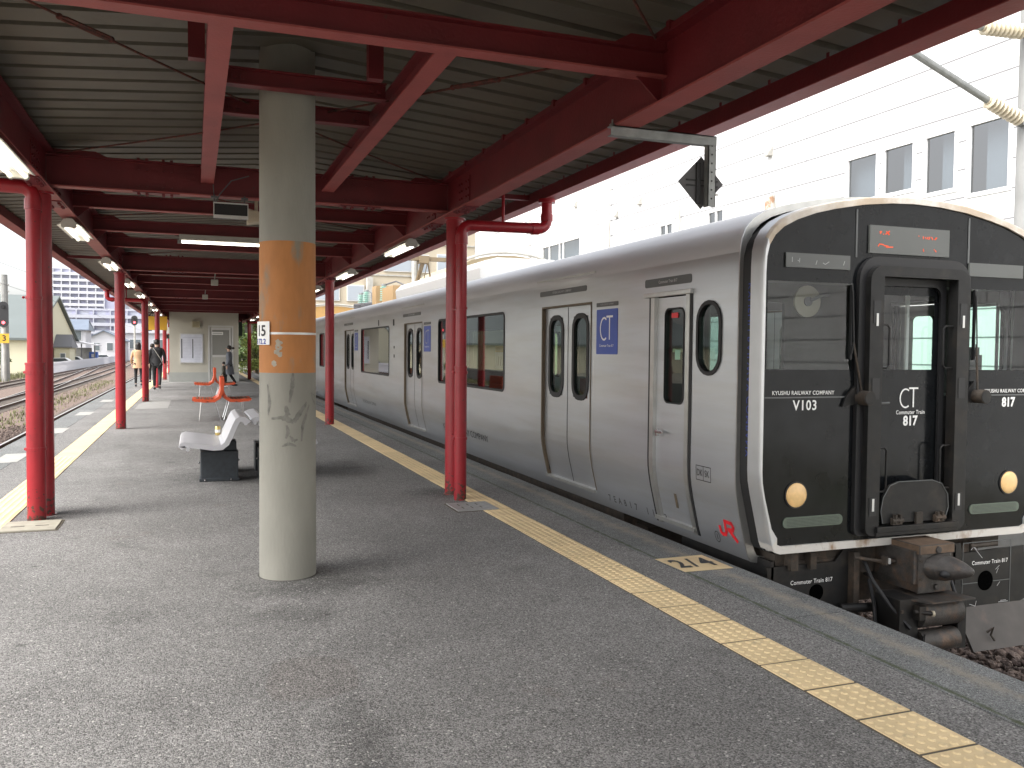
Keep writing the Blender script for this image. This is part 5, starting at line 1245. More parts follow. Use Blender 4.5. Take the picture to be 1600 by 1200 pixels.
# roof gear
mb = MB(); mb.prism([(4.22, 2.62), (4.20, 2.80), (4.32, 2.92), (4.5, 2.97), (5.46, 2.97), (5.64, 2.92), (5.76, 2.80), (5.74, 2.62)], 'y', 12.9, 18.9)
mb.build('air_conditioner', mat('aircon_silver', (0.55, 0.55, 0.54), 0.5, 0.3), train, bevel=0.02)
for i, (y, hh) in enumerate(((24.4, 0.38), (23.6, 0.42), (22.3, 0.42), (21.3, 0.42))):
    mb = MB(); x = 4.45; z = 2.66
    for k in range(7): mb.tube([(x, y, z+0.06+k*hh/8), (x, y, z+0.08+k*hh/8)], 0.10 if k else 0.11, 14)
    mb.tube([(x, y, z), (x, y, z+hh)], 0.05, 12); ins = mb.build('roof_insulator', M_PORCG, train)
    MB().tube([(x, y, z+hh), (x, y, z+hh+0.05)], 0.07, 12).build('insulator_cap', M_GALV, ins)
mb = MB(); mb.box(4.3, 5.2, 19.6, 20.8, 2.63, 2.98); mb.box(4.3, 4.7, 21.55, 22.05, 2.63, 3.1); build_each(mb, 'roof_box', mat('box_tan', (0.36, 0.24, 0.12), 0.6), train)
mb = MB()
mb.tube([(4.5, 24.4, 3.1), (4.5, 23.6, 3.12)], 0.012, 6); mb.tube([(4.5, 23.6, 3.1), (4.45, 22.9, 3.0), (4.4, 22.6, 2.7)], 0.014, 6); mb.tube([(4.3, 24.6, 2.72), (5.5, 24.0, 2.74)], 0.03, 8); mb.tube([(4.2, 24.0, 2.72), (4.6, 23.0, 2.75)], 0.04, 8)
mb.box(4.3, 4.8, 23.2, 24.8, 2.66, 2.74); mb.tube([(4.5, 21.3, 3.12), (4.6, 20.6, 3.15), (4.8, 20.2, 3.0)], 0.02, 6); mb.build('roof_cables', M_DGRY, train)
pg = MB(); pg.tube([(4.9, 19.9, 2.98), (4.9, 19.15, 3.52)], 0.05, 8); pg.tube([(5.3, 19.9, 2.98), (5.0, 19.15, 3.52)], 0.02, 8); pg.box(4.4, 5.6, 19.05, 19.25, 3.52, 3.60); pg.box(4.78, 5.0, 19.0, 19.3, 3.46, 3.62); pg.tube([(4.98, 19.12, 3.45), (5.0, 19.6, 3.0)], 0.01, 6)
pg.build('pantograph', mat('pantograph_brown', (0.20, 0.15, 0.09), 0.6), train)
mb = MB().tube([(4.93, 6.62, 2.66), (4.93, 6.62, 2.93)], 0.05, 14, radii=[0.062, 0.045]); mb.build('roof_antenna', mat('antenna_stained', (0.42, 0.40, 0.35), 0.7, col2=(0.28, 0.16, 0.09), mscale=12, mlo=0.5, mhi=0.6), train)

# second car
train2 = thing('train_car', 'rear car of the silver commuter train, seen past the concrete column', 'train car', (TX, 25.5, -1.0), 'cars of the silver commuter train')
build_car(train2, 25.5, 45.0, [(28.2, 29.5), (34.9, 36.2), (41.6, 42.9)], [(26.0, 27.0, 1.0, 1.95), (30.5, 33.6, 1.0, 1.95), (37.2, 40.3, 1.0, 1.95)], None, None)
mb = MB(); A = [(x, 25.5, z) for x, z in pr]; B = [(TX+(x-TX)*0.9, 25.42, 1.3+(z-1.3)*0.93) for x, z in pr]; loft(mb, A, B); mb.face(B); mb.build('end_frame', M_FRAMET, train2, smooth=True)
mb = MB(); mb.box(3.9, 6.05, 25.6, 44.8, -0.5, 0.05); mb.build('underframe', M_UND, train2)
for by in (28.2, 42.0):
    for wy in (by-1.05, by+1.05):
        for s in (-1, 1): MB().tube([(TX+s*0.50, wy, -0.58), (TX+s*0.63, wy, -0.58)], 0.42, 24).build('wheel', M_UND, train2)
MB().box(4.5, 5.46, 24.98, 25.45, 0.15, 2.1).build('gangway_bellows', M_RUB, train2)

# ================================================================== BENCHES
def white_bench(x, y, sgn, label):
    """moulded seat facing -x when sgn=1; profile in xz, long in y"""
    t = thing('platform_bench', label, 'bench', (x, y, 0), 'white back-to-back benches')
    prof = [(-0.575, 0.395), (-0.61, 0.425), (-0.595, 0.465), (-0.55, 0.478), (-0.40, 0.458), (-0.25, 0.432), (-0.175, 0.435), (-0.138, 0.465), (-0.10, 0.545), (-0.05, 0.665), (-0.02, 0.72), (0.02, 0.745), (0.07, 0.738), (0.12, 0.717), (0.14, 0.69)]
    th = 0.055; pts = []
    outer = prof; inn = []
    for i, (a, b) in enumerate(prof):
        p0 = prof[max(0, i-1)]; p1 = prof[min(len(prof)-1, i+1)]; dx, dz = p1[0]-p0[0], p1[1]-p0[1]; ln = math.hypot(dx, dz); inn.append((a+dz/ln*th, b-dx/ln*th))
    poly = [(x+sgn*a, b) for a, b in outer]+[(x+sgn*a, b) for a, b in reversed(inn)]
    L_ = 1.3
    mb = MB(); mb.prism(poly, 'y', y, y+L_); sh = mb.build('seat_shell', M_BENCH, t, smooth=True, sharp=24)
    mb = MB()
    for k in range(7):
        a = -0.52+k*0.045; zz = 0.475-(a+0.55)*0.148; mb.box(x+sgn*a, x+sgn*(a+0.006), y+0.02, y+L_-0.02, zz-0.006, zz+0.0015)
    mb.build('seat_ribs', M_ALU, sh)
    mb = MB()
    for (a, b) in ((-0.515, 0.40), (0.085, 0.672)): mb.tube([(x+sgn*a, y-0.02, b), (x+sgn*a, y+L_+0.02, b)], 0.021, 14)
    build_each(mb, 'rail_tube', M_BENCH, t, smooth=True)
    mb = MB(); mb.box(x+sgn*-0.385, x+sgn*0.02, y+0.27, y+0.55, 0.02, 0.34); mb.box(x+sgn*-0.14, x+sgn*0.0, y+0.29, y+0.53, 0.34, 0.45); mb.build('pedestal', M_BENCHB, t, bevel=0.012)
    mb = MB(); mb.box(x+sgn*-0.40, x+sgn*0.03, y+0.255, y+0.565, 0.0, 0.035); mb.build('foot_rim', M_BENCHB, t, bevel=0.008)
    mb = MB()
    for a in (-0.34, -0.06): mb.sphere((x+sgn*a, y+0.25, 0.018), 0.013, n=8, mrings=5)
    mb.sphere((x+sgn*-0.40, y+0.4, 0.20), 0.013, n=8, mrings=5); mb.sphere((x+sgn*0.03, y+0.4, 0.22), 0.013, n=8, mrings=5); build_each(mb, 'bolt', M_CHR, t)
    mb = MB(); mb.box(x+sgn*-0.385, x+sgn*0.02, y+0.95, y+1.25, 0.0, 0.345); mb.build('pedestal', M_BENCHB, t, bevel=0.012)
    return t
white_bench(0.455, 9.98, 1, 'white moulded bench facing the left tracks on black pedestals')
white_bench(0.725, 10.03, -1, 'white moulded bench facing the train, half hidden by the column')
t = thing('drink_can', 'small gold can standing on the white bench seat', 'drink can', (0.275, 11.1, 0.45))
mb = MB().tube([(0.275, 11.1, 0.44), (0.275, 11.1, 0.452), (0.275, 11.1, 0.54), (0.275, 11.1, 0.552)], 0.033, 16, radii=[0.028, 0.033, 0.033, 0.026]); mb.build('can_body', M_GOLD, t, smooth=True)
MB().tube([(0.275, 11.1, 0.475), (0.275, 11.1, 0.51)], 0.0335, 16).build('can_label', M_WHT, t)
t = thing('drink_can', 'second gold can lying lower behind the white bench', 'drink can', (0.29, 11.22, 0.45)); MB().tube([(0.29, 11.22, 0.45), (0.29, 11.22, 0.50)], 0.028, 14).build('can_body', M_GOLD, t)

def orange_seat(x, y, sgn, label, grp, L_=0.9, sc=1.0):
    t = thing('plastic_chair', label, 'chair', (x, y, 0), grp)
    prof = [(-0.60, 0.41), (-0.60, 0.45), (-0.50, 0.452), (-0.34, 0.435), (-0.18, 0.44), (-0.09, 0.50), (-0.05, 0.62), (-0.035, 0.78), (-0.04, 0.90)]
    inn = []; th = 0.062
    for i, (a, b) in enumerate(prof):
        p0 = prof[max(0, i-1)]; p1 = prof[min(len(prof)-1, i+1)]; dx, dz = p1[0]-p0[0], p1[1]-p0[1]; ln = math.hypot(dx, dz); inn.append((a+dz/ln*th, b-dx/ln*th))
    poly = [(x+sgn*a, b) for a, b in prof]+[(x+sgn*a, b) for a, b in reversed(inn)]
    mb = MB().prism(poly, 'y', y, y+L_); sh = mb.build('seat_shell', M_OCH, t, smooth=True, sharp=50)
    mb = MB()
    for k in range(5): mb.box(x+sgn*(-0.52+k*0.07), x+sgn*(-0.485+k*0.07), y+0.05, y+L_-0.05, 0.442, 0.457-k*0.002)
    mb.build('seat_slats', M_OCHD, sh)
    for yy in (y+0.08, y+L_-0.08):
        mb = MB(); mb.tube([(x+sgn*-0.46, yy, 0.0), (x+sgn*-0.42, yy, 0.40), (x+sgn*-0.16, yy, 0.40), (x+sgn*-0.05, yy, 0.0)], 0.011, 8); mb.build('leg_frame', M_CHR, t, smooth=True)
    mb = MB().tube([(x+sgn*-0.30, y, 0.39), (x+sgn*-0.30, y+L_, 0.39)], 0.018, 8); mb.build('seat_rail', M_CHR, t)
    return t
G1 = 'orange plastic seats in back-to-back pairs'
orange_seat(0.575, 18.9, 1, 'orange plastic seat facing the left tracks just behind the white bench', G1)
orange_seat(0.545, 18.95, -1, 'orange plastic seat facing the train just behind the white bench', G1)
orange_seat(0.62, 27.6, 1, 'farther orange plastic seat facing left before the shelter door', G1)
orange_seat(0.60, 27.7, -1, 'farther orange plastic seat facing right near the walking child', G1)

# ================================================================== SHELTER
t = thing('platform_shelter', 'cream waiting shelter with notice board and glazed door', 'shelter', (0.46, 41.0, 0))
ysh = 41.0
mb = MB(); mb.box(-0.99, 0.70, ysh, ysh+7, 0, 3.14); mb.box(1.62, 1.92, ysh, ysh+7, 0, 3.14); mb.box(0.70, 1.62, ysh, ysh+7, 2.42, 3.14); mb.box(0.70, 1.62, ysh+1.5, ysh+7, 0, 2.42)
mb.build('wall', M_SHEL, t)
MB().box(-1.01, 1.94, ysh-0.02, ysh, 0.0, 0.42).build('plinth', mat('plinth_grey', (0.36, 0.37, 0.35), 0.8, var=0.05), t)
MB().box(-1.05, 1.98, ysh-0.05, ysh+7, 3.14, 3.2).build('roof_edge', M_DGRY, t)
mb = MB(); mb.box(0.62, 0.70, ysh-0.03, ysh+0.06, 0.0, 2.44); mb.box(1.62, 1.70, ysh-0.03, ysh+0.06, 0.0, 2.44); mb.box(0.62, 1.70, ysh-0.03, ysh+0.06, 2.44, 2.52); fr = mb.build('door_frame', M_ALU, t)
mb = MB(); mb.box(0.72, 0.80, ysh+0.01, ysh+0.04, 0.0, 2.42); mb.box(1.52, 1.60, ysh+0.01, ysh+0.04, 0.0, 2.42); mb.box(0.80, 1.52, ysh+0.01, ysh+0.04, 1.10, 1.20); mb.box(0.80, 1.52, ysh+0.01, ysh+0.04, 2.32, 2.42); dr = mb.build('door', M_ALU, t)
MB().box(0.80, 1.52, ysh+0.02, ysh+0.03, 1.20, 2.32).build('door_glass', mat('frosted_glass_grey', (0.26, 0.26, 0.24), 0.25), dr)
MB().box(0.80, 1.52, ysh+0.02, ysh+0.03, 0.05, 1.10).build('door_panel', mat('door_panel_grey', (0.42, 0.41, 0.37), 0.6), dr)
MB().box(0.78, 1.26, ysh-0.01, ysh+0.008, 2.10, 2.23).build('door_notice', M_WHT, dr)
mb = MB(); mb.box(0.82, 1.22, ysh-0.013, ysh-0.0105, 2.155, 2.175); mb.build('notice_text', M_GRYP, dr)
nb = MB().box(-0.56, 0.42, ysh-0.05, ysh, 0.82, 2.14).build('notice_board', M_ALU, t)
MB().box(-0.52, 0.38, ysh-0.058, ysh-0.05, 0.86, 2.10).build('board_sheet', M_PAPER, nb)
mb = MB(); mb.box(-0.50, -0.46, ysh-0.064, ysh-0.058, 1.05, 1.90); mb.box(-0.04, -0.005, ysh-0.064, ysh-0.058, 1.05, 1.90); mb.build('board_index', M_BLKT, nb)
mb = MB()
for i in range(2):
    for k in range(13): mb.box(-0.43+i*0.47, -0.08+i*0.42, ysh-0.0615, ysh-0.058, 1.0+k*0.067, 1.008+k*0.067)
mb.box(-0.43, 0.33, ysh-0.0615, ysh-0.058, 1.96, 1.975); mb.build('board_lines', mat('board_line_grey', (0.42, 0.44, 0.52), 0.7), nb)
vb = MB().box(-0.05, 0.29, ysh-0.22, ysh, 2.41, 2.70).build('wall_speaker', mat('speaker_beige', (0.42, 0.38, 0.27), 0.6), t, bevel=0.02)
MB().box(-0.01, 0.25, ysh-0.228, ysh-0.22, 2.44, 2.65).build('speaker_grille', mat('grille_beige', (0.30, 0.26, 0.16), 0.7), vb)
# small hung signs near the shelter
t = thing('hanging_sign', 'yellow hanging board beside the far left posts', 'sign', (-1.45, 38.2, 2.3)); MB().box(-1.72, -1.0, 38.2, 38.26, 2.22, 2.78).build('board', M_YEL, t); MB().tube([(-1.5, 38.23, 2.78), (-1.5, 38.23, 3.0)], 0.01, 6).build('hanger', M_RUB, t)
t = thing('hanging_clock', 'round white clock face hung by the far left post', 'clock', (-1.05, 45.5, 2.2)); MB().tube([(-1.1, 45.5, 2.35), (-1.1, 45.55, 2.35)], 0.16, 20).build('face', M_WHT, t); MB().box(-1.3, -1.05, 45.5, 45.7, 1.95, 2.15).build('lower_box', M_RUB, t)
t = thing('hanging_sign', 'red 7 on a clear board at the far right post', 'sign', (2.65, 45.8, 2.5)); MB().box(2.45, 2.85, 45.8, 45.83, 2.28, 2.72).build('board', mat('pale_board', (0.45, 0.5, 0.42), 0.7), t)
text('lettering', '7', 0.42, lambda u, v: (2.64+u, 45.79, 2.50+v), M_JR, t, bold=0.008)
t = thing('hanging_sign', 'dark train sign box above the red 7 board', 'sign', (2.7, 45.0, 2.8)); MB().box(2.5, 2.95, 45.0, 45.1, 2.74, 2.95).build('box', M_RUB, t); MB().tube([(2.7, 45.05, 2.95), (2.7, 45.05, 3.1)], 0.012, 6).build('hanger', M_RUB, t)
t = thing('hanging_sign', 'dark green display between the shelter and the far right post', 'sign', (2.1, 46.0, 2.5)); MB().box(2.0, 2.36, 46.3, 46.4, 2.15, 2.85).build('box', mat('dark_green_box', (0.03, 0.05, 0.04), 0.5), t)
t = thing('mesh_tower', 'dark lattice bracket seen between the left posts', 'bracket', (-1.75, 39.0, 2.5))
mb = MB()
for (a, b) in (((-2.0, 2.35), (-1.6, 3.0)), ((-1.6, 2.35), (-2.0, 3.0)), ((-2.0, 2.35), (-2.0, 3.05)), ((-1.6, 2.35), (-1.6, 3.05)), ((-2.0, 2.35), (-1.6, 2.35))): mb.tube([(a[0], 39.0, a[1]), (b[0], 39.0, b[1])], 0.014, 6)
mb.build('lattice', M_RUB, t); MB().box(-2.0, -1.62, 38.9, 39.1, 2.2, 2.36).build('sign_box', M_RUB, t)

# ================================================================== PEOPLE
def skin(name, joints, edges, m_, parent, root=0, sub=1):
    b = base_root(parent); me = bpy.data.meshes.new(name+'_rig')
    me.from_pydata([tuple(Vector(j[0])) for j in joints], edges, []); o = bpy.data.objects.new('rig', me); COL.objects.link(o)
    md = o.modifiers.new('s', 'SKIN'); md.use_smooth_shade = True
    for i, j in enumerate(joints):
        r = j[1]; me.skin_vertices[0].data[i].radius = (r, r) if not isinstance(r, tuple) else r; me.skin_vertices[0].data[i].use_root = (i == root)
    s2 = o.modifiers.new('u', 'SUBSURF'); s2.levels = sub; s2.render_levels = sub
    dg = bpy.context.evaluated_depsgraph_get(); m2 = bpy.data.meshes.new_from_object(o.evaluated_get(dg)); m2.name = name
    bpy.data.objects.remove(o); m2.materials.clear(); m2.materials.append(m_)
    q = bpy.data.objects.new(name, m2); COL.objects.link(q); q.parent = parent; return q
def lathe_rings(mb, rings_, n=16):
    rs = [[(cx+rx*math.cos(2*math.pi*k/n), cy+ry*math.sin(2*math.pi*k/n), z) for k in range(n)] for (cx, cy, z, rx, ry) in rings_]
    for A, B in zip(rs, rs[1:]): loft(mb, A, B)
    mb.face(rs[0][::-1]); mb.face(rs[-1])
def person(x, y, H, rz, label, kind, stride=0.16, tops=M_BLKC, legs=M_BLKC, coat_len=0.0, arm=(0.0, 0.0), hairlen=0.0, pony=False, skirt=0.0, grp='people walking along the platform'):
    """local: facing +y, feet on z=0"""
    t = thing('person', label, 'person', (x, y, 0), grp)
    k = H/1.7; ORG[t.name] = Vector((0, 0, 0))
    J = lambda *p: tuple(q*k for q in p)
    s = stride
    hip, wa, ch, nk, hd = (0, 0, 0.90), (0, 0, 1.05), (0, 0, 1.28), (0, 0.01, 1.44), (0, 0.02, 1.58)
    LK, LA, LT = (-0.10, s*0.75, 0.50), (-0.10, s*0.75, 0.09), (-0.10, s*0.75+0.16, 0.03)
    RK, RA, RT = (0.10, -s*0.2, 0.49), (0.10, -s*1.5, 0.13), (0.10, -s*1.5+0.12, 0.03)
    a0, a1 = arm
    LE, LH = (-0.25, a0*0.5-0.03, 1.10), (-0.24, a0+0.06, 0.88); RE, RH = (0.25, a1*0.5-0.03, 1.10), (0.24, a1+0.06, 0.88)
    joints = [(J(*hip), 0.12*k), (J(*wa), 0.11*k), (J(*ch), 0.12*k), (J(*nk), 0.05*k), (J(*hd), 0.085*k),
              (J(-0.17, 0, 1.37), 0.05*k), (J(*LE), 0.038*k), (J(*LH), 0.026*k), (J(0.17, 0, 1.37), 0.05*k), (J(*RE), 0.038*k), (J(*RH), 0.026*k),
              (J(-0.09, 0, 0.84), 0.08*k), (J(*LK), 0.052*k), (J(*LA), 0.034*k), (J(0.09, 0, 0.84), 0.08*k), (J(*RK), 0.052*k), (J(*RA), 0.034*k), (J(0, 0.03, 1.68), 0.055*k)]
    body = skin('body', joints, [(0, 1), (1, 2), (2, 3), (3, 4), (4, 17), (2, 5), (5, 6), (6, 7), (2, 8), (8, 9), (9, 10), (0, 11), (11, 12), (12, 13), (0, 14), (14, 15), (15, 16)], M_SKIN, t)
    for (hx, hy, hz) in (J(*LH), J(*RH)):
        mb = MB(); mb.sphere((hx, hy, hz-0.05*k), 0.02*k, 0.034*k, 0.05*k, 10, 6)
        for f in range(4): mb.tube([(hx, hy-0.02*k+f*0.013*k, hz-0.08*k), (hx, hy-0.016*k+f*0.013*k, hz-0.125*k), (hx*0.97, hy-0.012*k+f*0.012*k, hz-0.145*k)], 0.0075*k, 6)
        mb.tube([(hx, hy+0.03*k, hz-0.03*k), (hx, hy+0.05*k, hz-0.075*k)], 0.008*k, 6); mb.build('hand', M_SKIN, body, smooth=True)
    mb = MB(); mb.sphere((0, 0.112*k, 1.585*k), 0.014*k, 0.02*k, 0.022*k, 8, 6); mb.sphere((-0.033*k, 0.098*k, 1.61*k), 0.01*k, 0.008*k, 0.007*k, 8, 5); mb.sphere((0.033*k, 0.098*k, 1.61*k), 0.01*k, 0.008*k, 0.007*k, 8, 5); mb.build('face', M_SKIN, body, smooth=True)
    # trousers or tights
    skin('trousers', [(J(0, 0, 0.92), 0.13*k), (J(-0.09, 0, 0.84), (0.092 if legs is not M_DKC else 0.1)*k), (J(*LK), 0.066*k if not skirt else 0.062*k), (J(LA[0], LA[1], LA[2]+0.02), 0.052*k if not skirt else 0.045*k),
                      (J(0.09, 0, 0.84), 0.092*k), (J(*RK), 0.066*k if not skirt else 0.062*k), (J(RA[0], RA[1], RA[2]+0.02), 0.052*k if not skirt else 0.045*k)], [(0, 1), (1, 2), (2, 3), (0, 4), (4, 5), (5, 6)], legs, t)
    mb = MB()
    for (A_, T_) in ((LA, LT), (RA, RT)):
        mb.sphere(J(A_[0], (A_[1]+T_[1])/2, max(0.035, A_[2]-0.05)), 0.045*k, 0.13*k, 0.04*k, 12, 8)
    build_each(mb, 'shoes', M_BLKC if kind != 'child' else M_WHT, t, smooth=True)
    # jacket body with sleeves
    skin('sleeves', [(J(0, 0, 1.36), 0.09*k), (J(-0.18, 0, 1.375), 0.066*k), (J(*LE), 0.052*k), (J(LH[0], LH[1], LH[2]+0.01), 0.042*k), (J(0.18, 0, 1.375), 0.066*k), (J(*RE), 0.052*k), (J(RH[0], RH[1], RH[2]+0.01), 0.042*k)],
         [(0, 1), (1, 2), (2, 3), (0, 4), (4, 5), (5, 6)], tops, t)
    mb = MB(); zb = 0.84-coat_len; fl = 0.17+coat_len*0.28
    lathe_rings(mb, [(0, -0.01, zb*k, fl*k*(1.05 if skirt else 0.95), fl*0.78*k), (0, 0, 0.95*k, 0.18*k, 0.135*k), (0, 0, 1.08*k, 0.155*k, 0.12*k), (0, 0, 1.25*k, 0.185*k, 0.13*k), (0, 0, 1.37*k, 0.19*k, 0.12*k), (0, 0.0, 1.43*k, 0.11*k, 0.09*k), (0, 0.005, 1.46*k, 0.065*k, 0.065*k)])
    mb.build('jacket', tops, t, smooth=True, sharp=60)
    mb = MB(); mb.sphere((0, -0.005*k, 1.625*k), 0.094*k, 0.108*k, 0.10*k, 16, 10)
    if hairlen: lathe_rings(mb, [(0, -0.05*k, (1.60-hairlen)*k, 0.07*k, 0.03*k), (0, -0.05*k, 1.5*k, 0.10*k, 0.05*k), (0, -0.03*k, 1.64*k, 0.095*k, 0.08*k)], 14)
    if pony: mb.sphere((0, -0.16*k, 1.60*k), 0.035*k, 0.06*k, 0.05*k, 10, 8)
    mb.build('hair', M_HAIR, t, smooth=True)
    t.rotation_euler = (0, 0, rz); t.location = (x, y, 0); return t
w1 = person(-1.98, 36.1, 1.68, 0.05, 'woman in a tan flared coat walking away on the left', 'woman', tops=M_COAT, coat_len=0.12, hairlen=0.30, arm=(0.22, 0.0), skirt=1, stride=0.08)
w2 = person(-1.22, 33.3, 1.78, -0.05, 'man in black suit with pale shoulder strap walking away', 'man', coat_len=0.02, arm=(-0.05, 0.05), stride=0.17)
mb = MB(); mb.tube([(-0.12, -0.15, 1.50), (-0.02, -0.165, 1.36), (0.12, -0.15, 1.12), (0.19, -0.10, 0.97)], 0.011, 6); mb.build('shoulder_strap', M_FIX, w2)
w5 = person(-1.66, 40.2, 1.66, 0.0, 'person in dark clothes mostly hidden behind the third left post', 'man', stride=0.14)
w3 = person(1.30, 35.2, 1.60, R(80), 'woman in a long grey coat walking left past the shelter door', 'woman', tops=M_GRYC, coat_len=0.32, pony=True, stride=0.17)
w4 = person(1.08, 34.6, 0.98, R(80), 'small child in dark clothes beside the woman in grey', 'child', tops=M_DKC, legs=M_BLKC, coat_len=0.05, stride=0.12)

# ================================================================== RIGHT SIDE: white building, far buildings, mast
BX = 16.0
b = thing('white_building', 'large white panelled building behind the train', 'building', (BX, 25, -1.2))
wins = [(18.27-1.0*0, 17.22, 5.40, 6.53), (17.0, 16.05, 5.40, 6.53), (15.72, 14.85, 5.2, 6.53), (14.5, 13.48, 5.0, 6.53), (39.2, 34.85, 5.69, 6.53), (24.75, 23.85, 5.66, 6.12), (27.9, 27.0, 5.66, 6.10)]
def facade(mb, X, y0, y1, z0, z1, ops):
    ys = sorted(set([y0, y1]+[q for o_ in ops for q in (o_[0], o_[1])])); zs = sorted(set([z0, z1]+[q for o_ in ops for q in (o_[2], o_[3])]))
    for ya, yb_ in zip(ys, ys[1:]):
        for za, zb in zip(zs, zs[1:]):
            if any(o_[0] < (ya+yb_)/2 < o_[1] and o_[2] < (za+zb)/2 < o_[3] for o_ in ops): continue
            mb.face([(X, ya, za), (X, yb_, za), (X, yb_, zb), (X, ya, zb)])
opsb = [(min(a, c), max(a, c), z0, z1) for (a, c, z0, z1) in wins]
mb = MB(); facade(mb, BX, -60, 50, -1.3, 13.5, opsb); mb.box(BX+0.01, BX+14, -60, -59.9, -1.3, 13.5); mb.box(BX+0.01, BX+14, 49.9, 50, -1.3, 13.5); mb.box(BX-0.15, BX+14, -60.1, 50.1, 13.5, 13.8)
mb.build('wall', M_SIDING, b)
mb = MB(); z = 0.0
while z < 13.4:
    for (ya, yb_) in ((-60, 50),):
        segs = [(ya, yb_)]
        for o_ in opsb:
            if o_[2]-0.06 < z < o_[3]+0.06:
                ns = []
                for (p, q) in segs:
                    if o_[0] > p and o_[1] < q: ns += [(p, o_[0]-0.06), (o_[1]+0.06, q)]
                    else: ns.append((p, q))
                segs = ns
        for (p, q) in segs: mb.box(BX-0.004, BX, p, q, z, z+0.035)
    z += 0.62
for y in (-4, 6, 12.4, 19.9, 25.8, 33.2, 42, 50): mb.box(BX-0.006, BX, y, y+0.02, -1.2, 5.0); mb.box(BX-0.006, BX, y, y+0.02, 6.7, 13.4)
mb.build('panel_joints', M_JOINT, b)
for (a, c, z0, z1) in opsb:
    F = lambda u, v, d: (BX-d, u, v); w_, h_ = c-a, z1-z0
    mb = MB(); ring(mb, rrect_corner((a+c)/2, (z0+z1)/2, w_+0.12, h_+0.12, 0), rrect_corner((a+c)/2, (z0+z1)/2, w_-0.06, h_-0.06, 0), F, -0.05, 0.03)
    if w_ > 3:
        for k in (0.42, 0.52, 0.80): mb.box(BX-0.02, BX+0.05, a+w_*k, a+w_*k+0.06, z0, z1)
    elif h_ < 0.6: mb.box(BX-0.02, BX+0.05, (a+c)/2-0.03, (a+c)/2+0.03, z0, z1)
    wf = mb.build('window', M_WFRAME, b)
    MB().face([(BX+0.03, a, z0), (BX+0.03, c, z0), (BX+0.03, c, z1), (BX+0.03, a, z1)]).build('pane', M_WGL, wf)
    MB().face([(BX+0.35, a-0.5, z0-0.4), (BX+0.35, c+0.5, z0-0.4), (BX+0.35, c+0.5, z1+0.5), (BX+0.35, a-0.5, z1+0.5)]).build('blind', M_WBACK, wf)
mb = MB()
for (y, z) in ((21.4, 7.3), (29.3, 7.1), (31.2, 6.9), (35.2, 7.9)): mb.box(BX-0.18, BX, y, y+0.22, z, z+0.06); mb.prism([(BX-0.18, z+0.06), (BX, z+0.06), (BX, z+0.30)], 'y', y, y+0.22)
build_each(mb, 'vent_hood', M_CONC2, b)
mb = MB()
for (y, z0, z1) in ((40.8, 3.0, 8.2), (31.8, 4.5, 8.2), (26.4, 4, 6.6)): mb.tube([(BX-0.12, y, z0), (BX-0.12, y, z1)], 0.05, 8)
for y in (44.4, 46): mb.tube([(BX-0.15, y, 8.0), (BX-0.12, y, 8.5)], 0.05, 8)
build_each(mb, 'wall_pipe', M_CONC2, b)
# far buildings
a = thing('arched_hall', 'low tan hall with arched gable behind the train', 'building', (14.7, 66, -1.2))
def hall(t, xc, yf, w_, z0, zs, rise, m_, depth=12):
    pts = [(xc-w_/2, z0), (xc+w_/2, z0)]+[(xc+w_/2*math.cos(R(k)), zs+rise*math.sin(R(k))) for k in range(0, 181, 12)]
    mb = MB().prism(pts, 'y', yf, yf+depth); mb.build('hall_body', m_, t)
    mb = MB(); P0 = [(xc+(w_/2+0.15)*math.cos(R(k)), zs+(rise+0.12)*math.sin(R(k))) for k in range(0, 181, 12)]
    for (p, q) in zip(P0, P0[1:]): mb.tube([(p[0], yf-0.05, p[1]), (q[0], yf-0.05, q[1])], 0.06, 6)
    mb.build('roof_edge', M_CONC2, t)
    mb = MB(); mb.box(xc-w_*0.46, xc+w_*0.46, yf-0.02, yf, zs-0.02, zs+0.03); mb.box(xc-w_*0.49, xc+w_*0.49, yf-0.02, yf, zs-1.5, zs-1.46); mb.build('wall_line', M_JOINT, t)
hall(a, 13.1, 36, 5.2, -1.2, 4.6, 1.1, M_TAN, 7)
a2 = thing('arched_hall', 'small ochre arched roof left of the middle red post', 'building', (9, 62, -1.2)); hall(a2, 9.3, 62, 6.4, -1.2, 3.6, 0.95, M_OCHR, 8)
c = thing('cream_building', 'cream apartment building far behind the pantograph', 'building', (16, 78, -1.2))
mb = MB(); mb.box(8.5, 30, 78, 92, -1.2, 13); mb.box(8.0, 30.4, 77.8, 92.2, 13, 13.4); mb.build('wall', M_CREAM, c)
mb = MB()
for z in (5.2, 8.2, 11.2): mb.box(8.45, 30, 77.9, 77.97, z, z+0.12)
mb.build('floor_band', M_CONC2, c)
for (x, z, w_, h_) in ((10.2, 5.9, 2.0, 1.3), (13.0, 5.9, 1.4, 1.3), (16.3, 8.7, 2.6, 1.4), (19.5, 8.7, 0.9, 1.5), (21.3, 8.8, 1.3, 1.5), (10.2, 8.9, 1.8, 1.3), (17, 5.9, 2, 1.3)):
    wf = MB().box(x-0.08, x+w_+0.08, 77.88, 77.98, z-0.08, z+h_+0.08).build('window', M_WFRAME, c); MB().box(x, x+w_, 77.86, 77.88, z, z+h_).build('pane', mat('far_pane', (0.38, 0.42, 0.47), 0.2), wf)
mb = MB(); mb.tube([(19.0, 77.6, -1), (19.0, 77.6, 13)], 0.25, 10); mb.build('drain_stack', M_CONC2, c)
MB().box(14.6, 15.1, 77, 77.8, 5.6, 8.0).build('chimney', M_CONC2, c)
MB().box(20.0, 20.6, 77, 77.8, 6.5, 8.2).build('chimney', M_CONC2, c)
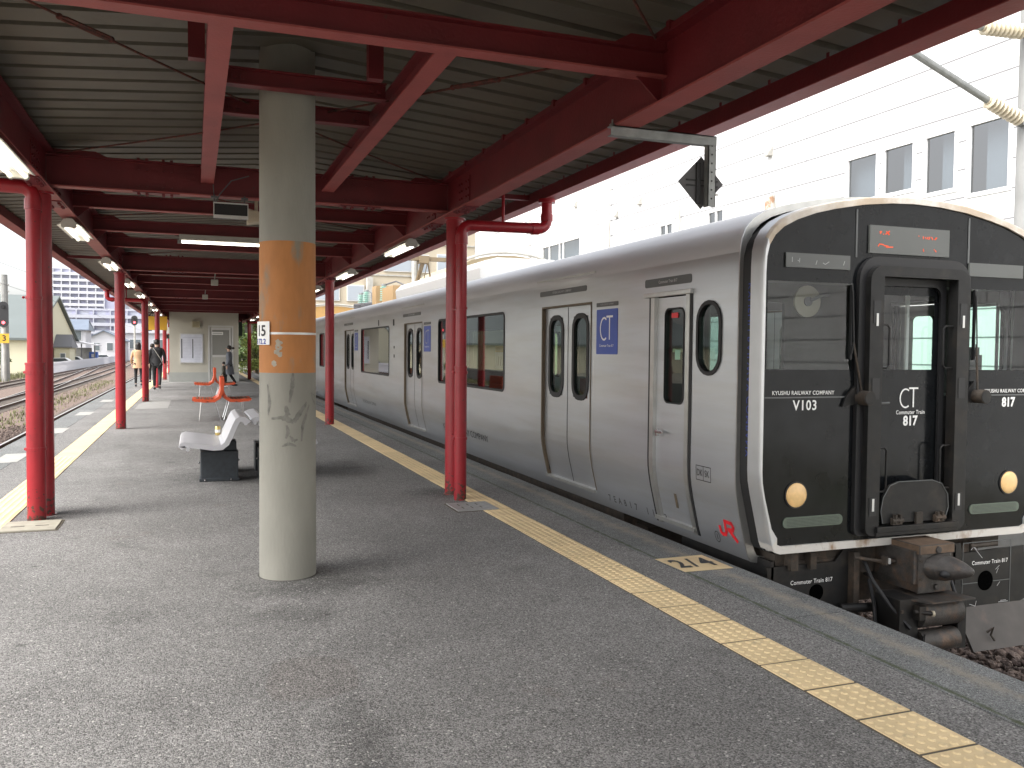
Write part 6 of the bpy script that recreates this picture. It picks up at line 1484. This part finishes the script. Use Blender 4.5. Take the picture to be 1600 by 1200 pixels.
# mast on the right with insulated arms
t = thing('catenary_mast', 'grey concrete catenary mast with ribbed insulators at the right edge', 'mast', (8.17, 6.6, -1.1))
MB().tube([(8.17, 6.6, -1.2), (8.17, 6.6, 9)], 0.17, 24, radii=[0.18, 0.15]).build('pole', M_CONCG, t, smooth=True)
MB().box(7.85, 8.5, 6.3, 6.95, -1.3, -0.2).build('foundation', M_CONCG, t, bevel=0.02)
def ins(mb, p0, p1, r=0.055, n=8):
    p0, p1 = Vector(p0), Vector(p1)
    mb.tube([p0, p1], r*0.55, 10)
    for k in range(n):
        c_ = p0.lerp(p1, (k+0.5)/n); d = (p1-p0).normalized(); mb.tube([c_-d*0.006, c_+d*0.006], 0, 14, radii=[r, r*0.8])
arms = [((8.0, 6.6, 3.90), (7.5, 6.6, 4.06), (6.0, 6.6, 4.60)), ((8.0, 6.6, 4.80), (7.4, 6.6, 4.77), (5.6, 6.6, 4.72))]
for (p, q, r_) in arms:
    mb = MB(); ins(mb, Vector(p)-(Vector(p)-Vector(q))*0.08, q, 0.078, 9); mb.build('insulator', M_PORC, t, smooth=True, sharp=30)
    MB().tube([q, r_], 0.036, 12).build('arm', M_GALV, t)
    MB().box(7.95, 8.05, 6.56, 6.64, p[2]-0.05, p[2]+0.05).build('arm_clamp', M_GALV, t)
for (zz, xx, lab) in ((4.18, 5.0, 'lower overhead contact wire above the right track'), (4.95, 5.0, 'upper overhead messenger wire above the right track')):
    o = MB().tube([(xx, y, zz-0.0) for y in (-20, 6.6, 60, 100)], 0.007, 6).build('overhead_wire', M_RUB, base=(xx, 6.6, zz)); tag(o, lab, 'wire')
o = MB().box(7.05, 7.30, -5, 60, -1.3, -1.02).build('concrete_kerb', M_CONC2); tag(o, 'pale concrete kerb beyond the right track', 'kerb')
rng = random.Random(21); mb = MB()
for _ in range(1600):
    y = rng.uniform(3, 30); x = rng.uniform(7.35, 8.6); h = rng.uniform(0.05, 0.22); a_ = rng.uniform(0, 6.28); dx, dy = 0.03*math.cos(a_), 0.03*math.sin(a_)
    mb.face([(x-dx, y-dy, -1.3), (x+dx, y+dy, -1.3), (x+rng.uniform(-.08, .08), y+rng.uniform(-.08, .08), -1.28+h)])
o = mb.build('grass', M_LEAFY); tag(o, 'yellow green grass beyond the kerb on the right', kind='stuff')

# ================================================================== LEFT BACKGROUND
t = thing('track_wall', 'low grey concrete wall at the far left beyond the tracks', 'wall', (-15.3, 60, -1.2))
MB().box(-15.5, -15.3, 35, 78, -1.3, -0.05).build('wall_panel', M_CONCG, t)
mb = MB()
for y in range(36, 79, 3): mb.box(-15.29, -15.22, y, y+0.15, -1.3, -0.02)
mb.build('wall_post', M_CONCG, t)
t = thing('fence', 'pale blue grey fence along the far side of the tracks', 'fence', (-12.7, 88, -1.2))
mb = MB()
for y in np.arange(88, 168, 0.32): mb.box(-12.75, -12.70, y, y+0.2, -1.3, 0.0)
mb.build('pickets', M_APT, t)
mb = MB(); mb.box(-12.8, -12.76, 88, 168, -0.25, -0.12); mb.build('rail', M_APT, t)
def signal(x, y, zb, zt, hh, label, post_r=0.09):
    t = thing('signal', label, 'signal', (x, y, -1.2), 'railway signals on the left')
    MB().tube([(x, y+0.1, -1.3), (x, y+0.1, zt)], post_r, 12).build('post', M_CONC2, t)
    mb = MB(); pts = rrect(x, (zb+zt)/2, hh*0.55, zt-zb, hh*0.27); mb.prism(pts, 'y', y-0.08, y-0.02); hd = mb.build('head', M_SIG, t)
    mb = MB(); mb.tube([(x, y-0.10, zb+hh*0.28), (x, y-0.081, zb+hh*0.28)], hh*0.09, 12); mb.build('red_lamp', M_SIGR, hd)
    mb = MB(); mb.tube([(x, y-0.16, zt-hh*0.3), (x, y-0.081, zt-hh*0.3)], hh*0.1, 12); mb.build('lamp_hood', M_RUB, hd); return t
s1 = signal(-8.02-5.3, 74, 1.78+1.15, 3.95+0.9, 1.25, 'railway signal with red lamp and yellow 3 board at the left edge', 0.13)
mb = MB().box(-13.6, -12.95, 73.85, 73.9, 1.75, 2.45); bd = mb.build('number_board', M_YEL, s1)
text('lettering', '3', 0.6, lambda u, v: (-13.27+u, 73.84, 2.10+v), M_BLKT, bd, bold=0.01)
signal(-5.55, 95, 3.72, 4.72, 1.1, 'railway signal with red lamp between the second and third left posts', 0.09)
t = thing('utility_pole', 'tall grey concrete pole behind the left signal', 'pole', (-13.35, 74.6, -1.2)); MB().tube([(-13.35, 74.6, -1.3), (-13.35, 74.6, 6.9)], 0.28, 12, radii=[0.32, 0.22]).build('shaft', M_CONCG, t)
mb = MB()
for z in (5.6, 6.1): mb.box(-13.65, -13.05, 74.5, 74.7, z, z+0.1)
build_each(mb, 'pole_band', M_CONC2, t)
# big hall with grey roof: eaves towards us, cream gable at its right
t = thing('grey_roofed_hall', 'hall with big grey roof and cream gable at the far left', 'building', (-24, 110, -1.2))
HX = -16.0
mb = MB(); mb.box(-60, HX, 102, 140, -1.3, 2.25); mb.prism([(102, 2.25), (140, 2.25), (121, 7.5)], 'x', -60, HX); mb.build('wall', M_YWALL, t)
mb = MB()
for (ya, yb_) in ((101.4, 121), (140.6, 121)): mb.idx([(-61, ya, 2.15), (HX+0.4, ya, 2.15), (HX+0.4, yb_, 7.62), (-61, yb_, 7.62), (-61, ya, 2.4), (HX+0.4, ya, 2.4), (HX+0.4, yb_, 7.87), (-61, yb_, 7.87)], [(0, 1, 2, 3), (4, 7, 6, 5), (0, 4, 5, 1), (1, 5, 6, 2), (0, 3, 7, 4)])
mb.build('roof', M_GREYROOF, t)
def house(name, label, x0, x1, y0, y1, zw, zr, mw, mr, ridge='y', wins=(), over=0.5, cat='house'):
    t = thing(name, label, cat, ((x0+x1)/2, y0, -1.2), 'houses beyond the tracks')
    mb = MB(); mb.box(x0, x1, y0, y1, -1.3, zw)
    xm = (x0+x1)/2; ym = (y0+y1)/2
    if ridge == 'y': mb.prism([(x0, zw), (x1, zw), (xm, zr-0.05)], 'y', y0+0.01, y1-0.01)
    mb.build('wall', mw, t)
    mb = MB()
    if ridge == 'y':
        for (xa, s) in ((x0-over, 1), (x1+over, -1)):
            zl = zw-over*(zr-zw)/((x1-x0)/2)
            mb.idx([(xa, y0-over, zl), (xm, y0-over, zr), (xm, y1+over, zr), (xa, y1+over, zl), (xa, y0-over, zl+0.18), (xm, y0-over, zr+0.18), (xm, y1+over, zr+0.18), (xa, y1+over, zl+0.18)], [(0, 1, 2, 3), (4, 7, 6, 5), (0, 4, 5, 1), (3, 2, 6, 7), (0, 3, 7, 4)])
    else:
        for (ya, s) in ((y0-over, 1), (y1+over, -1)):
            mb.idx([(x0-over, ya, zw-0.1), (x1+over, ya, zw-0.1), (x1+over*0.2, ym, zr), (x0-over*0.2, ym, zr), (x0-over, ya, zw+0.05), (x1+over, ya, zw+0.05), (x1+over*0.2, ym, zr+0.15), (x0-over*0.2, ym, zr+0.15)], [(0, 1, 2, 3), (4, 7, 6, 5), (0, 4, 5, 1), (1, 5, 6, 2), (0, 3, 7, 4)])
        mb.idx([(x0-over, y0-over, zw-0.1), (x0-over, y1+over, zw-0.1), (x0, ym, zr), (x1+over, y0-over, zw-0.1), (x1+over, y1+over, zw-0.1), (x1, ym, zr)], [(0, 1, 2), (3, 5, 4)])
    mb.build('roof', mr, t)
    for (x, z, w_, h_) in wins:
        wf = MB().box(x-0.07, x+w_+0.07, y0-0.08, y0, z-0.07, z+h_+0.07).build('window', M_WFRAME, t); MB().box(x, x+w_, y0-0.1, y0-0.081, z, z+h_).build('pane', mat('house_pane', (0.14, 0.16, 0.17), 0.2), wf)
    return t
house('house', 'white two-storey house with blue grey hipped roof beyond the tracks', -19.8, -15.8, 150, 158, 4.2, 5.8, M_HWALL, M_BROOF, 'x', ((-17.8, 2.6, 1.4, 1.4),))
house('house', 'white gabled house with two dark windows beyond the fence', -18.8, -12.0, 175, 186, 2.8, 4.5, M_HWALL, M_BROOF, 'y', ((-17.1, 0.9, 1.0, 1.4), (-14.9, 0.9, 1.0, 1.4)), 0.5)
house('shed', 'small dark roofed hut beside the first left post', -15.9, -14.2, 118, 123, 1.5, 2.9, M_YWALL, M_DROOF, 'x', ((-15.2, 0.0, 0.5, 0.7),), 0.3, 'hut')
t = thing('carport', 'open white carport on thin posts beyond the tracks', 'carport', (-14.8, 138, -1.2))
MB().prism([(-16.7, 2.2), (-12.9, 1.7), (-12.9, 1.9), (-16.7, 2.45)], 'y', 137, 143).build('roof', M_HWALL, t)
for x in (-16.3, -15.0, -13.3): MB().tube([(x, 137.3, -1.3), (x, 137.3, 2.0)], 0.08, 8).build('post', M_DROOF, t)
MB().box(-16.6, -14.2, 142.5, 142.8, -1.3, 1.4).build('back_wall', M_CONCG, t)
def car(x, y, label, body_m, kind='car', sc=1.0):
    t = thing('parked_'+kind, label, kind, (x, y, -1.25), 'vehicles parked beyond the tracks')
    prof = [(-1.9, 0.3), (-1.95, 0.75), (-1.6, 0.95), (-0.9, 1.0), (-0.45, 1.45), (0.9, 1.48), (1.5, 1.05), (1.95, 0.95), (1.98, 0.35)]
    mb = MB().prism([(x+a, -1.25+b) for a, b in prof], 'y', y, y+1.6); mb.build('body', body_m, t, bevel=0.05)
    mb = MB().prism([(x-0.80, -0.22), (x-0.42, 0.16), (x+0.85, 0.18), (x+1.3, -0.2)], 'y', y-0.01, y+0.02); mb.build('side_glass', mat('car_glass', (0.05, 0.06, 0.07), 0.1), t)
    for wx in (-1.2, 1.25): MB().tube([(x+wx, y-0.03, -0.93), (x+wx, y+0.2, -0.93)], 0.32, 16).build('wheel', M_RUB, t)
car(-15.6, 130, 'white car parked in front of the carport', M_CARW); car(-15.0, 165.0, 'white car parked beside the blue box, partly behind the second post', M_CARW); car(-14.9, 112.5, 'white car parked just right of the first left post', M_CARW)
t = thing('blue_container', 'small blue box standing by the parked cars', 'container', (-13.7, 140, -1.2)); MB().box(-14.3, -13.2, 140, 141.5, -1.25, 0.8).build('body', mat('blue_box', (0.06, 0.14, 0.45), 0.6), t, bevel=0.03); MB().box(-14.0, -13.5, 139.97, 140, 0.0, 0.5).build('panel', M_APT, t)
# high-rise
def tower(label, x0, x1, y, z1, floors, m_w, m_r, m_side, bays, side_from=None):
    t = thing('apartment_tower', label, 'apartment building', ((x0+x1)/2, y, -1.2), 'apartment buildings far left')
    MB().box(x0, x1, y, y+14, -1.3, z1).build('wall', m_r, t)
    fh = (z1-1.0)/floors; xs = side_from if side_from is not None else x1
    for f in range(floors):
        z = 1.0+f*fh
        mb = MB(); mb.box(x0-0.1, xs, y-1.2, y, z, z+fh*0.42); mb.build('balcony', m_w, t)
    mb = MB()
    for k in range(bays+1): xx = x0+(xs-x0)*k/bays; mb.box(xx-0.12, xx+0.12, y-1.15, y-0.005, 1.0, z1)
    mb.build('divider', m_w, t)
    mb = MB()
    for f in range(floors):
        for k in range(bays):
            xx = x0+(xs-x0)*(k+0.2)/bays; z = 1.0+f*fh+fh*0.45; mb.box(xx, xx+(xs-x0)/bays*0.5, y-0.03, y-0.004, z, z+fh*0.42)
    (build_each if floors*bays < 60 else MB.build)(mb, 'window_band', m_side, t)
    MB().box(x0-0.3, x1+0.3, y-0.3, y+14.3, z1, z1+0.5).build('roof', m_w, t)
    if side_from is not None:
        MB().box(xs, x1, y-0.6, y-0.005, -1.3, z1+0.4).build('end_block', m_side, t)
        mb = MB()
        for f in range(floors): mb.box(x1-1.2, x1-0.2, y-0.75, y-0.605, 1.6+f*fh, 2.4+f*fh)
        mb.build('end_windows', m_w, t)
    return t
tower('tall pale apartment tower with many balcony floors beyond the left tracks', -39.5, -17.5, 262, 22.6, 13, M_APT, M_APTD, M_APTB, 8, side_from=-22.8)
tower('low wide grey apartment block before the tall tower', -30, -4, 232, 10.4, 5, M_APTD, M_APTB, M_APTD, 7)
t = thing('white_low_building', 'long flat white building behind the gabled house', 'building', (-6, 190, -1.2))
mb = MB(); mb.box(-14.2, 7, 190, 200, -1.3, 4.6); mb.box(-14.8, 7.3, 189.4, 200.4, 4.4, 6.3); mb.build('wall', M_HWALL, t)
for x in (-12.0, -7.6, -4.2): wf = MB().box(x-0.1, x+2.1, 189.9, 190, 1.2, 3.2).build('window', M_WFRAME, t); MB().box(x, x+2.0, 189.85, 189.9, 1.3, 3.1).build('pane', mat('house_pane', (0.14, 0.16, 0.17), 0.2), wf)
# overhead wires on the left
for i, (x, z) in enumerate(((-4.1, 4.3), (-8.0, 4.3), (-4.1, 5.3), (-8.0, 5.3))):
    o = MB().tube([(x, y, z-0.25*math.sin(math.pi*((y % 50)/50))*(1 if z > 5 else 0)) for y in range(0, 201, 10)], 0.008, 5).build('overhead_wire', M_RUB, base=(x, 50, z))
    tag(o, ['lower wire above the left track nearest the platform', 'lower wire above the second left track', 'upper wire above the left track nearest the platform', 'upper wire above the second left track'][i], 'wire', 'wires over the left tracks')
# trees
def tree(x, y, zg, h, rad_, label, m_, seed, n=2600, name='shrub', cat='shrub', size=0.10, grp=None):
    rng = random.Random(seed); t = thing(name, label, cat, (x, y, zg), grp)
    mb = MB(); mb.tube([(x, y, zg-0.1), (x+0.05, y, zg+h*0.4), (x+0.1, y, zg+h*0.7)], 0, 8, radii=[0.09*h/3, 0.06*h/3, 0.02*h/3])
    for k in range(5):
        a_ = rng.uniform(0, 6.28); mb.tube([(x, y, zg+h*(0.2+0.08*k)), (x+math.cos(a_)*rad_*0.6, y+math.sin(a_)*rad_*0.6, zg+h*(0.45+0.09*k))], 0, 6, radii=[0.03*h/3, 0.008])
    mb.build('trunk', M_BARK, t)
    mb = MB(); cl = 9
    for k in range(cl):
        a_ = rng.uniform(0, 6.28); rr = rad_*rng.uniform(0.15, 0.65); cz = zg+h*rng.uniform(0.30, 0.85); s = rad_*rng.uniform(0.35, 0.6)
        leaves(mb, (x+rr*math.cos(a_), y+rr*math.sin(a_), cz), (s, s, s*0.8), n//cl, size, rng)
    mb.build('crown', m_, t); return t
GR = 'shrubs and trees behind the shelter'
tree(2.75, 62, -0.9, 5.4, 1.2, 'dark green tree behind the far right post', M_LEAF, 1, 2600, 'tree', 'tree', 0.12, GR)
tree(4.2, 66, -0.9, 6.2, 1.8, 'tall green tree beside the far end of the train', M_LEAF, 2, 3000, 'tree', 'tree', 0.13, GR)
tree(3.7, 56, -0.6, 3.0, 1.0, 'yellow green bush low behind the far right post', M_LEAFY, 3, 2400, 'shrub', 'shrub', 0.08, GR)
tree(2.2, 70, -0.9, 5.5, 1.6, 'pale green bush right beside the shelter wall', M_LEAFY, 4, 2400, 'shrub', 'shrub', 0.11, GR)
tree(5.4, 80, -0.9, 7.5, 2.6, 'broad dark tree farthest behind the train', M_LEAF, 6, 3400, 'tree', 'tree', 0.16, GR)
tree(-15.0, 82, -1.2, 3.4, 0.9, 'slim green bush before the cream hall wall', M_LEAF, 5, 1800, 'shrub', 'shrub', 0.10)
t = thing('fence', 'grey board fence beside the shelter end', 'fence', (2.3, 52, 0))
mb = MB()
for k in range(14): mb.box(2.12+k*0.0, 2.16, 50+k*0.4, 50.32+k*0.4, 0.0, 1.5)
mb.build('boards', M_CONC2, t)
